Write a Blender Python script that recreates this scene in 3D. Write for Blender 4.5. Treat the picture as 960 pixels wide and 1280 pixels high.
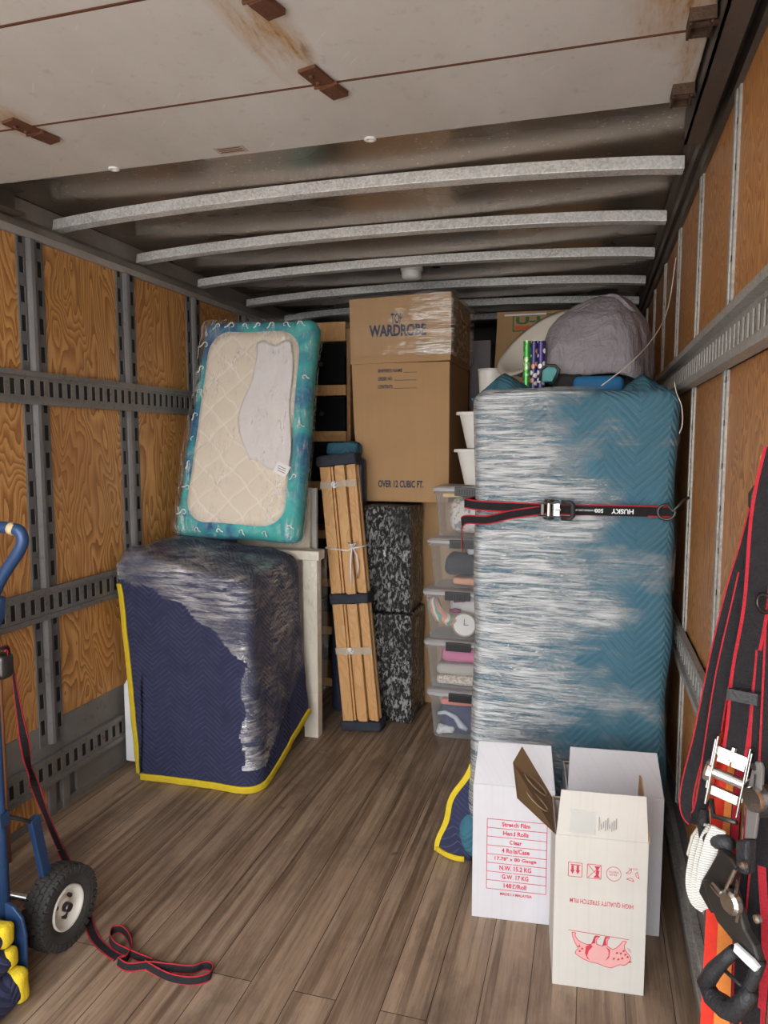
import bpy, math, random
from mathutils import Vector, Matrix, noise
random.seed(4)
V = Vector
for o in list(bpy.data.objects): bpy.data.objects.remove(o)
sc = bpy.context.scene
COL = sc.collection

# ------------------------------------------------------------------ camera
FPX, EYE = 900.0, 1.5
PIT = math.atan(87 / FPX); YAW = math.atan2(260, FPX / math.cos(PIT))
CF = V((-math.sin(YAW) * math.cos(PIT), math.cos(YAW) * math.cos(PIT), -math.sin(PIT)))
CR = V((math.cos(YAW), math.sin(YAW), 0)); CU = CR.cross(CF)
cam = bpy.data.objects.new('camera', bpy.data.cameras.new('camera')); COL.objects.link(cam)
cam.data.sensor_fit = 'VERTICAL'; cam.data.sensor_height = 24.0; cam.data.lens = 24.0 * FPX / 1280
cam.data.clip_start = 0.02
mw = Matrix((CR, CU, -CF)).transposed().to_4x4(); mw.translation = V((0, 0, EYE)); cam.matrix_world = mw
sc.camera = cam
def ray(x, y): return CF + CR * ((x - 480) / FPX) - CU * ((y - 640) / FPX)
def PY(x, y, Y): d = ray(x, y); return V((0, 0, EYE)) + d * (Y / d.y)
def PX(x, y, X): d = ray(x, y); return V((0, 0, EYE)) + d * (X / d.x)
def PZ(x, y, z=0.0): d = ray(x, y); return V((0, 0, EYE)) + d * ((z - EYE) / d.z)

# ------------------------------------------------------------------ light
w = bpy.data.worlds.new('sky'); sc.world = w; w.use_nodes = True
nt = w.node_tree; bg = nt.nodes['Background']
tc = nt.nodes.new('ShaderNodeTexCoord'); sep = nt.nodes.new('ShaderNodeSeparateXYZ'); cr = nt.nodes.new('ShaderNodeValToRGB')
nt.links.new(tc.outputs['Generated'], sep.inputs[0]); nt.links.new(sep.outputs['Z'], cr.inputs[0]); nt.links.new(cr.outputs[0], bg.inputs[0])
cr.color_ramp.elements[0].color = (1.0, .98, .95, 1); cr.color_ramp.elements[1].color = (.62, .74, .95, 1)
cr.color_ramp.elements[1].position = .7
bg.inputs[1].default_value = 4.4
def sun(name, dirv, e, ang, col=(1, 1, 1)):
    l = bpy.data.lights.new(name, 'SUN'); l.energy = e; l.angle = math.radians(ang); l.color = col
    o = bpy.data.objects.new(name, l); COL.objects.link(o)
    o.rotation_euler = V(dirv).to_track_quat('-Z', 'Y').to_euler(); return o
sun('sky_glow_fill', (-.15, 1, -.30), 3.3, 70, (1, .96, .90))  # very wide sun lamp added as even fill, standing in for sky glow
sun('bounce_sun', (.25, -.75, -1), 16.0, 3, (1, .95, .88))  # second sun added to brighten the ground and bounce onto door and ceiling
vs = sc.view_settings
vs.view_transform = 'Standard'; vs.look = 'None'; vs.gamma = 1; vs.use_curve_mapping = False; vs.exposure = -0.03

# ------------------------------------------------------------------ node helpers
class NT:
    def __init__(s, name):
        s.m = bpy.data.materials.new(name); s.m.use_nodes = True; s.t = s.m.node_tree
        s.b = s.t.nodes['Principled BSDF']; s.out = s.t.nodes['Material Output']
    def n(s, typ, ins=None, **kw):
        nd = s.t.nodes.new('ShaderNode' + typ)
        for k, v in kw.items(): setattr(nd, k, v)
        for k, v in (ins or {}).items(): s.set(nd, k, v)
        return nd
    def set(s, nd, k, v):
        if isinstance(v, bpy.types.NodeSocket): s.t.links.new(v, nd.inputs[k])
        else:
            if isinstance(v, tuple) and len(v) == 3 and nd.inputs[k].type == 'RGBA': v = v + (1,)
            nd.inputs[k].default_value = v
    def P(s, **kw):
        for k, v in kw.items(): s.set(s.b, k.replace('_', ' '), v)
    def co(s): return s.n('TexCoord').outputs['Object']
    def xyz(s, v):
        q = s.n('SeparateXYZ', {0: v}); return q.outputs[0], q.outputs[1], q.outputs[2]
    def comb(s, x, y, z): return s.n('CombineXYZ', {0: x, 1: y, 2: z}).outputs[0]
    def mapv(s, v, sca=(1, 1, 1), loc=(0, 0, 0), rot=(0, 0, 0)):
        return s.n('Mapping', {'Vector': v, 'Scale': sca, 'Location': loc, 'Rotation': rot}).outputs[0]
    def noise(s, v, sc=5., det=3., rough=.5, dist=0.):
        return s.n('TexNoise', {'Vector': v, 'Scale': sc, 'Detail': det, 'Roughness': rough, 'Distortion': dist}).outputs[0]
    def vor(s, v, sc=5., out=0, feature='F1'):
        return s.n('TexVoronoi', {'Vector': v, 'Scale': sc}, feature=feature).outputs[out]
    def mt(s, op, a, b=0.0, c=0.0, clamp=False):
        q = s.n('Math', {0: a, 1: b}, operation=op, use_clamp=clamp)
        if op in ('MULTIPLY_ADD', 'COMPARE', 'SMOOTH_MIN'): s.set(q, 2, c)
        return q.outputs[0]
    def rng(s, v, a, b, c=0., d=1.):
        return s.n('MapRange', {'Value': v, 'From Min': a, 'From Max': b, 'To Min': c, 'To Max': d}).outputs[0]
    def mix(s, f, a, b, mode='MIX'):
        q = s.n('Mix', data_type='RGBA', blend_type=mode)
        for i, v in ((0, f), (6, a), (7, b)):
            if isinstance(v, bpy.types.NodeSocket): s.t.links.new(v, q.inputs[i])
            else: q.inputs[i].default_value = (v + (1,)) if isinstance(v, tuple) and len(v) == 3 else v
        return q.outputs[2]
    def bump(s, h, st=.3, d=.01): s.P(Normal=s.n('Bump', {'Height': h, 'Strength': st, 'Distance': d}).outputs[0])

def plain(name, c, rough=.6, metal=0., bump=0., bs=60., var=.12, spec=.5):
    k = NT(name); v = k.co(); n1 = k.noise(v, bs * .2, 4)
    k.P(Base_Color=k.mix(n1, tuple(x * (1 - var) for x in c), tuple(min(1, x * (1 + var)) for x in c)), Roughness=rough, Metallic=metal)
    k.b.inputs['Specular IOR Level'].default_value = spec
    if bump: k.bump(k.noise(v, bs, 3), bump, .005)
    return k.m

def plywood(name, ax, c1, c2, s=1.0, seed=0.):
    k = NT(name); v = k.co(); x, y, z = k.xyz(v); h = y if ax == 'y' else x
    p = k.comb(k.mt('MULTIPLY', h, 3.4 * s), k.mt('MULTIPLY', z, .95 * s), seed)
    n1 = k.noise(p, 1.6, 2, .5, .35)
    st = k.noise(k.comb(h, k.mt('MULTIPLY', z, .06), seed), 90, 3)
    f = k.mt('FRACT', k.mt('ADD', k.mt('MULTIPLY', n1, 27), k.mt('MULTIPLY', st, .5)))
    f = k.rng(f, .25, .95)
    big = k.noise(k.comb(h, z, seed + 3), 1.7, 3)
    c = k.mix(f, c1, c2)
    c = k.mix(k.mt('MULTIPLY', st, .5), c, tuple(q * .75 for q in c2))
    c = k.mix(k.rng(big, .45, .75), c, k.mix(.5, c, tuple(q * 1.0 for q in c2)))
    k.P(Base_Color=c, Roughness=.45); k.bump(f, .12, .002)
    return k.m

def steel(name, c, rough=.45, spangle=0., rust=0., metal=.75, scale=30.):
    k = NT(name); v = k.co()
    n1 = k.noise(v, 6, 5, .6); base = k.mix(k.rng(n1, .3, .7), tuple(q * .7 for q in c), c)
    if spangle:
        cell = k.vor(v, 130, 1); q = k.n('SeparateColor', {0: cell}).outputs[0]
        base = k.mix(k.mt('MULTIPLY', q, spangle), base, tuple(min(1, u * 1.5) for u in c))
    if rust:
        r = k.rng(k.noise(v, scale, 6, .7), .58, .68, 0, rust)
        base = k.mix(r, base, (.12, .045, .015))
    k.P(Base_Color=base, Metallic=metal, Roughness=k.rng(n1, .3, .7, rough - .1, rough + .12))
    k.bump(k.noise(v, 40, 4), .15, .003)
    return k.m

def chevron(k, v, kz=30., px=.16, amp=.035, dir_x=True):
    x, y, z = k.xyz(v); u = k.mt('ADD', x, y)
    tri = k.mt('PINGPONG', u, px / 2)
    q = k.mt('MULTIPLY', k.mt('ADD', z, k.mt('MULTIPLY', tri, amp * 2 / px * 1.0)), kz)
    fr = k.mt('FRACT', q)
    d = k.mt('ABSOLUTE', k.mt('SUBTRACT', fr, .5))       # 0 at centre line
    line = k.rng(d, .0, .10, 1, 0)
    return line, d
def blanket(name, c, cl, kz=30., px=.16, amp=.05):
    k = NT(name); v = k.co(); wob = k.n('VectorMath', {0: v, 1: k.n('VectorMath', {0: k.n('TexNoise', {'Vector': v, 'Scale': 6.}).outputs[1], 'Scale': .02}, operation='SCALE').outputs[0]}, operation='ADD').outputs[0]
    line, d = chevron(k, wob, kz, px, amp)
    brk = k.rng(k.noise(v, 25, 3), .35, .6)
    n1 = k.noise(v, 5, 5, .6)
    base = k.mix(n1, tuple(q * .75 for q in c), tuple(q * 1.25 for q in c))
    base = k.mix(k.mt('MULTIPLY', line, k.mt('MULTIPLY', brk, .7)), base, cl)
    k.P(Base_Color=base, Roughness=.9); k.b.inputs['Specular IOR Level'].default_value = .2
    k.bump(k.mt('ADD', k.mt('MULTIPLY', d, 2), k.mt('MULTIPLY', k.noise(v, 60, 3), .4)), .5, .006)
    return k.m

def film(name, sx, sy, sz, lo, hi, a=.45, b=.65, rough=.25, patch=None, col=(.82, .85, .88), pa=.4, pb=.6, psc=3., bump=.6, bd=.01, grad=None, swirl=0., metal=.55):
    """clear stretch film: transparent, milky and glossy where layers bunch into creases; the white mask also paints in sky glare"""
    k = NT(name); v = k.co()
    sv = k.mapv(v, (sx, sy, sz))
    n1 = k.noise(sv, 1.0, 5, .65, swirl); n2 = k.noise(k.mapv(v, (sx * 2.3, sy * 2.3, sz * 2.6), (3, 1, 2)), 1.0, 3, .6, swirl)
    cre = k.rng(k.mt('ADD', k.mt('MULTIPLY', n1, .6), k.mt('MULTIPLY', n2, .4)), a, b)
    if patch is not None:
        pn = k.noise(k.mapv(v, patch), psc, 3, .6)
        if grad:
            x, y, z = k.xyz(v); pn = k.mt('ADD', pn, grad(k, x, y, z))
        cre = k.mt('MULTIPLY', cre, k.rng(pn, pa, pb))
    fac = k.rng(cre, 0, 1, lo, hi)
    tr = k.n('BsdfTransparent')
    k.P(Base_Color=col, Roughness=rough, Metallic=metal); k.b.inputs['Specular IOR Level'].default_value = .8
    k.bump(k.mt('ADD', n1, k.mt('MULTIPLY', n2, .5)), bump, bd)
    ms = k.n('MixShader', {0: fac}); k.t.links.new(tr.outputs[0], ms.inputs[1]); k.t.links.new(k.b.outputs[0], ms.inputs[2])
    k.t.links.new(ms.outputs[0], k.out.inputs[0])
    return k.m
def clearplastic(name, c, op=.25, rough=.25):
    k = NT(name); v = k.co(); tr = k.n('BsdfTransparent', {'Color': (.96, .97, .98)})
    fr = k.n('LayerWeight', {'Blend': .35}).outputs[1]
    k.P(Base_Color=c, Roughness=rough)
    ms = k.n('MixShader', {0: k.mt('ADD', k.mt('MULTIPLY', fr, .5), op, clamp=True)})
    k.t.links.new(tr.outputs[0], ms.inputs[1]); k.t.links.new(k.b.outputs[0], ms.inputs[2]); k.t.links.new(ms.outputs[0], k.out.inputs[0])
    return k.m

# ------------------------------------------------------------------ mesh helpers
class M:
    def __init__(s): s.v = []; s.f = []; s.m = []
    def add(s, vs, fs, m=0):
        o = len(s.v); s.v += [V(q) for q in vs]; s.f += [tuple(i + o for i in f) for f in fs]; s.m += [m] * len(fs); return s
    def box(s, x0, x1, y0, y1, z0, z1, m=0):
        return s.add([(x0, y0, z0), (x1, y0, z0), (x1, y1, z0), (x0, y1, z0), (x0, y0, z1), (x1, y0, z1), (x1, y1, z1), (x0, y1, z1)],
                     [(0, 3, 2, 1), (4, 5, 6, 7), (0, 1, 5, 4), (1, 2, 6, 5), (2, 3, 7, 6), (3, 0, 4, 7)], m)
    def obox(s, c, ax, ay, az, m=0):
        c, ax, ay, az = V(c), V(ax), V(ay), V(az)
        vs = [c + ax * i + ay * j + az * k for k in (-1, 1) for i, j in ((-1, -1), (1, -1), (1, 1), (-1, 1))]
        return s.add(vs, [(0, 3, 2, 1), (4, 5, 6, 7), (0, 1, 5, 4), (1, 2, 6, 5), (2, 3, 7, 6), (3, 0, 4, 7)], m)
    def slab(s, pts, n, m=0):
        """extrude a planar polygon by vector n"""
        k = len(pts); n = V(n); vs = [V(p) for p in pts] + [V(p) + n for p in pts]
        fs = [tuple(range(k))[::-1], tuple(range(k, 2 * k))] + [(i, (i + 1) % k, k + (i + 1) % k, k + i) for i in range(k)]
        return s.add(vs, fs, m)
    def tube(s, pts, r, n=10, m=0, cap=True):
        pts = [V(p) for p in pts]; rings = []; up = None
        rs = r if isinstance(r, (list, tuple)) else [r] * len(pts)
        for i, p in enumerate(pts):
            t = (pts[min(i + 1, len(pts) - 1)] - pts[max(i - 1, 0)]).normalized()
            if up is None: up = V((0, 0, 1)) if abs(t.z) < .9 else V((1, 0, 0))
            a = t.cross(up).normalized(); up = a.cross(t).normalized()
            rings.append([p + (a * math.cos(q) + up * math.sin(q)) * rs[i] for q in [2 * math.pi * j / n for j in range(n)]])
        vs = [q for rg in rings for q in rg]
        fs = [(i * n + j, i * n + (j + 1) % n, (i + 1) * n + (j + 1) % n, (i + 1) * n + j) for i in range(len(pts) - 1) for j in range(n)]
        if cap: fs += [tuple(range(n))[::-1], tuple((len(pts) - 1) * n + j for j in range(n))]
        return s.add(vs, fs, m)
    def lathe(s, prof, c, ax=(0, 0, 1), n=24, m=0, closed=False):
        """prof: (radius, height along ax)"""
        ax = V(ax).normalized(); t = V((1, 0, 0)) if abs(ax.x) < .9 else V((0, 1, 0)); a = ax.cross(t).normalized(); b = ax.cross(a); c = V(c)
        vs = [c + ax * h + (a * math.cos(q) + b * math.sin(q)) * r for r, h in prof for q in [2 * math.pi * j / n for j in range(n)]]
        k = len(prof); fs = [(i * n + j, i * n + (j + 1) % n, (i + 1) * n + (j + 1) % n, (i + 1) * n + j) for i in range(k - 1) for j in range(n)]
        if closed: fs += [((k - 1) * n + j, (k - 1) * n + (j + 1) % n, (j + 1) % n, j) for j in range(n)]
        return s.add(vs, fs, m)
    def grid(s, fn, nu, nv, m=0, mf=None, keep=None):
        vs = [fn(i / nu, j / nv) for j in range(nv + 1) for i in range(nu + 1)]
        for j in range(nv):
            for i in range(nu):
                pass
        fs = [(j * (nu + 1) + i, j * (nu + 1) + i + 1, (j + 1) * (nu + 1) + i + 1, (j + 1) * (nu + 1) + i) for j in range(nv) for i in range(nu) if keep is None or keep((i + .5) / nu, (j + .5) / nv)]
        return s.add(vs, fs, m)
    def ribbon(s, pts, wv, width, th=.002, me=1, mc=0, edge=.16, n=None):
        """webbing: flat band with coloured edges; wv one vector or one per point"""
        P_, W_ = spline(pts, wv, n or 8)
        k = len(P_); rows = []
        for i in range(k):
            t = (P_[min(i + 1, k - 1)] - P_[max(i - 1, 0)]).normalized(); ww = W_[i]; ww = (ww - t * ww.dot(t)).normalized(); nn = t.cross(ww).normalized() * (th / 2)
            o = [-.5, -.5 + edge, .5 - edge, .5]
            rows.append([P_[i] + ww * (a * width) + nn for a in o] + [P_[i] + ww * (a * width) - nn for a in o[::-1]])
        vs = [q for r in rows for q in r]
        for i in range(k - 1):
            for j in range(8):
                f = (i * 8 + j, i * 8 + (j + 1) % 8, (i + 1) * 8 + (j + 1) % 8, (i + 1) * 8 + j)
                mm = mc if j in (1, 5) else me
                s.m.append(mm); s.f.append(tuple(q + len(s.v) for q in f))
        b = len(s.v); s.v += vs
        for e in (0, (k - 1) * 8): s.f.append(tuple(b + e + q for q in range(8))); s.m.append(mc)
        return s
def spline(pts, wv, n):
    pts = [V(p) for p in pts]; many = isinstance(wv, list)
    wvs = [V(q) for q in wv] if many else [V(wv)] * len(pts)
    if len(pts) == 2: return [pts[0].lerp(pts[1], i / n) for i in range(n + 1)], [wvs[0].lerp(wvs[1], i / n) for i in range(n + 1)]
    o, ow = [], []
    for i in range(len(pts) - 1):
        a = pts[max(i - 1, 0)]; b = pts[i]; c = pts[i + 1]; d = pts[min(i + 2, len(pts) - 1)]
        for j in range(n):
            t = j / n; o.append(.5 * ((2 * b) + (c - a) * t + (2 * a - 5 * b + 4 * c - d) * t * t + (3 * b - a - 3 * c + d) * t ** 3)); ow.append(wvs[i].lerp(wvs[i + 1], t))
    o.append(pts[-1]); ow.append(wvs[-1]); return o, ow

def obj(name, ms, mats, parent=None, smooth=False, bevel=0., seg=2, local=False, label=None, thick=0.):
    me = bpy.data.meshes.new(name)
    off = V((0, 0, 0))
    if parent is not None and not local:
        p = parent
        while p is not None: off = off + p.location; p = p.parent
    me.from_pydata([tuple(q - off) for q in ms.v], [], ms.f)
    if not isinstance(mats, (list, tuple)): mats = [mats]
    for m_ in mats: me.materials.append(m_)
    for p, mi in zip(me.polygons, ms.m): p.material_index = mi; p.use_smooth = smooth
    me.update()
    import bmesh as _b
    bm = _b.new(); bm.from_mesh(me); _b.ops.recalc_face_normals(bm, faces=bm.faces)
    bm.to_mesh(me); bm.free()
    o = bpy.data.objects.new(name, me); COL.objects.link(o)
    if parent is not None: o.parent = parent
    if thick:
        q = o.modifiers.new('s', 'SOLIDIFY'); q.thickness = thick; q.offset = 0
    if bevel:
        q = o.modifiers.new('b', 'BEVEL'); q.width = bevel; q.segments = seg; q.limit_method = 'ANGLE'; q.angle_limit = .6
        q.harden_normals = False
    if label: o['label'] = label
    return o
def thing(name, label, cat, loc=(0, 0, 0), rot=(0, 0, 0), group=None):
    o = bpy.data.objects.new(name, None); COL.objects.link(o); o.empty_display_size = .05
    o.location = loc; o.rotation_euler = rot; o['label'] = label; o['category'] = cat
    if group: o['group'] = group
    return o
def tag(o, label, cat, group=None):
    o['label'] = label; o['category'] = cat
    if group: o['group'] = group
    return o
def struct(name, ms, mats, **kw):
    o = obj(name, ms, mats, **kw); o['kind'] = 'structure'; return o
def rbox(c, size, r, n=10, amp=0., ns=4., seed=0., shape=None):
    """rounded box with soft lumps"""
    ms = M(); c = V(c); h = V(size) / 2; r = min(r, min(h)); 
    for ax in range(3):
        for sg in (-1, 1):
            a1, a2 = (ax + 1) % 3, (ax + 2) % 3
            n1 = max(4, int(n * size[a1] / max(size))) + 4; n2 = max(4, int(n * size[a2] / max(size))) + 4
            def cc(t, hh):        # cluster samples near the edges
                return hh * math.sin(math.pi / 2 * (2 * t - 1)) ** 1 if False else hh * (2 * t - 1)
            def fn(u, v_):
                p = V((0, 0, 0)); p[ax] = sg * h[ax]
                for q, a in ((u, a1), (v_, a2)):
                    e = r / (2 * h[a]); q = (q / .2 * e) if q < .2 else ((1 - (1 - q) / .2 * e) if q > .8 else e + (q - .2) / .6 * (1 - 2 * e))
                    p[a] = h[a] * (2 * q - 1)
                i = V([max(-(h[k] - r), min(h[k] - r, p[k])) for k in range(3)])
                d = p - i
                if d.length > 1e-9: p = i + d.normalized() * r
                nn = d.normalized() if d.length > 1e-9 else V((0, 0, 1))
                if amp: p = p + nn * amp * noise.noise((p + c) * ns + V((seed, seed * 2, 0)))
                if shape: p = shape(p)
                return p + c
            ms.grid(fn, n1, n2)
    # weld
    key = {}; nv = []; mp = []
    for q in ms.v:
        kk = (round(q.x, 5), round(q.y, 5), round(q.z, 5))
        if kk not in key: key[kk] = len(nv); nv.append(q)
        mp.append(key[kk])
    ms.v = nv; fs = [tuple(dict.fromkeys(mp[i] for i in f)) for f in ms.f]
    ms.f = [f for f in fs if len(f) > 2]; ms.m = [0] * len(ms.f)
    return ms
def text(name, body, o, right, up, width, height, mat, parent, bold=0., th=.0004, shear=0., align='LEFT'):
    cu = bpy.data.curves.new(name, 'FONT'); cu.body = body; cu.offset = bold; cu.resolution_u = 3; cu.shear = shear
    t = bpy.data.objects.new(name, cu); me = bpy.data.meshes.new_from_object(t)
    xs = [q.co.x for q in me.vertices]; ys = [q.co.y for q in me.vertices]
    x0, x1, y0, y1 = min(xs), max(xs), min(ys), max(ys)
    right, up = V(right).normalized(), V(up).normalized(); nn = right.cross(up); o = V(o)
    ms = M(); ms.add([o + right * ((q.co.x - x0) / (x1 - x0) * width) + up * ((q.co.y - y0) / (y1 - y0) * height) + nn * th for q in me.vertices], [tuple(p.vertices) for p in me.polygons])
    bpy.data.objects.remove(t)
    return obj(name, ms, mat, parent)
def text_into(ms, body, o, right, up, width, height, bold=0., nn_off=.0, m=0):
    cu = bpy.data.curves.new('t', 'FONT'); cu.body = body; cu.offset = bold; cu.resolution_u = 3
    t = bpy.data.objects.new('t', cu); me = bpy.data.meshes.new_from_object(t)
    xs = [q.co.x for q in me.vertices]; ys = [q.co.y for q in me.vertices]
    x0, x1, y0, y1 = min(xs), max(xs), min(ys), max(ys)
    right, up = V(right).normalized(), V(up).normalized(); nn = right.cross(up); o = V(o)
    ms.add([o + right * ((q.co.x - x0) / (x1 - x0) * width) + up * ((q.co.y - y0) / (y1 - y0) * height) + nn * nn_off for q in me.vertices], [tuple(p.vertices) for p in me.polygons], m)
    bpy.data.objects.remove(t)

# ------------------------------------------------------------------ materials
MT = {}
MT['ply_l'] = plywood('golden plywood', 'y', (.80, .43, .15), (.36, .145, .035))
MT['ply_r'] = plywood('reddish plywood', 'y', (.68, .33, .10), (.32, .12, .03), 1.3, 7.)
MT['post'] = steel('dark wall steel', (.19, .185, .18), .55, 0, .45, .25)
MT['rail'] = steel('worn rail steel', (.25, .235, .22), .5, .2, .6, .35)
MT['rail_r'] = steel('galvanized rail', (.37, .35, .32), .5, .5, .35, .35)
MT['black'] = plain('black gap', (.012, .011, .01), .8)
MT['galv'] = steel('spangled galvanized roof bow', (.80, .79, .75), .5, .9, 0, .3)
MT['cove'] = steel('extruded aluminium rail', (.50, .47, .43), .5, 0, .25, .25)
MT['cove_dark'] = steel('grimy dark rail', (.14, .115, .095), .5, 0, .8, .4)
MT['kick'] = steel('scuffed grey scuff plate', (.24, .225, .21), .6, 0, .5, .2, 9.)
MT['front'] = plain('dark bulkhead', (.05, .045, .04), .7)
MT['rust'] = plain('rusty hinge steel', (.13, .050, .024), .85, .2, .6, 120, .4)
MT['rustdark'] = plain('dark rusty latch', (.09, .05, .03), .7, .4, .5, 120, .4)
k = NT('mill finish roof skin'); v = k.co(); n1 = k.noise(k.mapv(v, (1, 1.6, 1)), 1.5, 3)
n2 = k.noise(v, 70, 2)
k.P(Base_Color=k.mix(k.rng(n2, .66, .72), k.mix(n1, (.25, .195, .145), (.43, .36, .295)), (.6, .56, .5)), Metallic=.85, Roughness=k.rng(n1, .3, .7, .22, .36))
k.bump(k.noise(k.mapv(v, (.5, 1, 1)), 2, 1), .12, .02); MT['roof'] = k.m
# floor boards
k = NT('worn oak floor boards'); v = k.co(); x, y, z = k.xyz(v)
bv = k.mapv(v, (1, 1, 1), rot=(0, 0, math.pi / 2))
br = k.n('TexBrick', {'Vector': bv, 'Color1': (.0, .0, .0), 'Color2': (1, 1, 1), 'Mortar': (.5, .5, .5), 'Scale': 1.0, 'Mortar Size': .0013, 'Mortar Smooth': .3, 'Bias': 0., 'Brick Width': 4.6, 'Row Height': .125}, offset=.37)
pc = k.n('SeparateColor', {0: br.outputs[0]}).outputs[0]
st = k.noise(k.comb(k.mt('MULTIPLY', x, 30), k.mt('MULTIPLY', y, 1.3), k.mt('MULTIPLY', pc, 9)), 1.5, 6, .65)
strip = k.noise(k.comb(k.mt('FLOOR', k.mt('MULTIPLY', x, 46)), k.mt('MULTIPLY', y, .35), 0.), 1.7, 1)
dirt = k.noise(k.mapv(v, (2.2, 1, 1)), 2.1, 5, .65)
fine = k.noise(k.comb(k.mt('MULTIPLY', x, 200), k.mt('MULTIPLY', y, 12), 0.), 1, 4, .7)
c = k.mix(pc, (.29, .195, .125), (.42, .295, .195))
c = k.mix(k.rng(strip, .42, .66), c, (.17, .108, .066))
c = k.mix(k.rng(st, .45, .72, 0, .6), c, (.52, .39, .28))
c = k.mix(k.rng(st, .46, .30, 0, .75), c, (.13, .085, .055))
c = k.mix(k.rng(fine, .55, .72, 0, .5), c, (.10, .065, .04))
c = k.mix(k.rng(dirt, .5, .68, 0, .62), c, (.11, .078, .055))
c = k.mix(k.rng(k.noise(v, 5.5, 2), .72, .76, 0, .7), c, (.05, .03, .02))
c = k.mix(br.outputs[1], c, (.03, .02, .014))
k.P(Base_Color=c, Roughness=k.rng(st, .3, .7, .42, .6)); k.bump(k.mt('SUBTRACT', k.mt('MULTIPLY', fine, .4), br.outputs[1]), .35, .003)
MT['floor'] = k.m
# overhead door panels with rust runs beside the hinges
k = NT('painted overhead door panel'); v = k.co(); x, y, z = k.xyz(v)
def blob(cx, cy, rx, ry, so=1.):
    dx = k.mt('DIVIDE', k.mt('SUBTRACT', x, cx), rx); dy = k.mt('DIVIDE', k.mt('SUBTRACT', y, cy), ry)
    d = k.mt('SQRT', k.mt('ADD', k.mt('MULTIPLY', dx, dx), k.mt('MULTIPLY', dy, dy)))
    return k.rng(d, .35, 1.1, so, 0)
n1 = k.noise(k.mapv(v, (1, .5, 1)), 3, 6, .65); n2 = k.noise(v, 22, 5, .7)
c = k.mix(k.rng(n1, .3, .7), (.56, .53, .48), (.66, .635, .59))
c = k.mix(k.rng(n2, .58, .75, 0, .5), c, (.38, .34, .28))
c = k.mix(k.rng(k.noise(k.comb(k.mt('MULTIPLY', k.mt('ADD', x, y), 60), k.mt('MULTIPLY', k.mt('SUBTRACT', x, y), 4), 0.), 1, 3), .68, .72, 0, .4), c, (.8, .78, .74))
ru = k.mt('MAXIMUM', blob(-.665, 1.50, .055, .20, 1.), k.mt('MAXIMUM', blob(-.72, 1.45, .035, .25, .8), k.mt('MAXIMUM', blob(-1.52, 1.68, .07, .12, .9), blob(.14, 1.58, .10, .20, .9))))
ru = k.mt('MAXIMUM', ru, blob(.2, 1.8, .05, .4, .7))
rn = k.noise(k.comb(k.mt('MULTIPLY', x, 26), k.mt('MULTIPLY', y, 5), 0.), 1.2, 5, .7)
rf = k.mt('MULTIPLY', ru, k.rng(rn, .3, .62))
c = k.mix(rf, c, (.42, .22, .06)); c = k.mix(k.mt('MULTIPLY', rf, k.rng(rn, .55, .7)), c, (.14, .055, .02))
k.P(Base_Color=c, Roughness=.5); k.bump(n2, .1, .003); MT['door'] = k.m
# cardboard
def card(name, c, rough=.8, flute=True):
    k = NT(name); v = k.co(); x, y, z = k.xyz(v)
    n1 = k.noise(v, 5, 5, .6); n2 = k.noise(k.comb(k.mt('MULTIPLY', k.mt('ADD', x, y), 90), k.mt('MULTIPLY', z, 1.2), 0.), 1, 2)
    base = k.mix(n1, tuple(q * .86 for q in c), tuple(min(1, q * 1.12) for q in c))
    base = k.mix(k.rng(n2, .5, .8, 0, .25), base, tuple(q * .75 for q in c))
    k.P(Base_Color=base, Roughness=rough); k.bump(k.mt('ADD', n2, n1), .12, .002); return k.m
MT['card'] = card('brown cardboard', (.46, .275, .13))
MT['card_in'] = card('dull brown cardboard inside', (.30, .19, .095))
MT['white_card'] = card('white cardboard', (.64, .635, .665), .6)
MT['cream_card'] = card('creamy worn cardboard', (.66, .635, .58), .65)
MT['red_ink'] = plain('red print', (.62, .05, .09), .7)
MT['pink_ink'] = plain('pink print', (.82, .42, .40), .7)
MT['blue_ink'] = plain('dark blue print', (.02, .035, .09), .7)
MT['grey_ink'] = plain('grey print', (.25, .24, .25), .7)
MT['wood'] = plywood('pale pine', 'x', (.72, .42, .19), (.60, .32, .12), .9, 2.)
MT['wood_dark'] = plywood('amber board', 'x', (.42, .22, .08), (.30, .14, .05), .8, 5.)
MT['felt'] = plain('charcoal felt', (.045, .05, .065), .95, 0, .6, 90, .3, .1)
MT['teal'] = blanket('teal quilted blanket', (.055, .155, .215), (.025, .075, .105), 36, .20, .10)
MT['navy'] = blanket('navy quilted blanket', (.036, .040, .088), (.12, .13, .21), 44, .17, .07)
MT['yellow'] = plain('yellow binding', (.70, .52, .035), .85, 0, .5, 200, .15, .1)
MT['cream'] = plain('cream painted wood', (.74, .68, .57), .5, 0, .1)
MT['whitepaint'] = plain('white enamel', (.80, .82, .84), .35)
MT['darkplastic'] = plain('black plastic', (.014, .014, .015), .4, 0, .1, 60)
MT['fleece'] = None
MT['blueframe'] = plain('blue painted steel', (.022, .055, .14), .4, .2, .2, 40, .4)
MT['tyre'] = plain('black tyre rubber', (.05, .048, .045), .85, 0, .3, 80, .3, .2)
MT['rim'] = plain('cream steel rim', (.70, .67, .60), .4)
MT['chrome'] = steel('zinc plated steel', (.75, .74, .72), .22, 0, 0, 1.)
MT['darksteel'] = steel('dark steel', (.10, .095, .09), .35, 0, 0, .8)
MT['rubber'] = plain('black rubber grip', (.025, .025, .028), .55, 0, .5, 200)
MT['web'] = plain('black webbing', (.022, .020, .022), .85, 0, .6, 400, .3, .15)
MT['webred'] = plain('red webbing edge', (.42, .022, .035), .75, 0, .6, 400, .2, .2)
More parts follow.
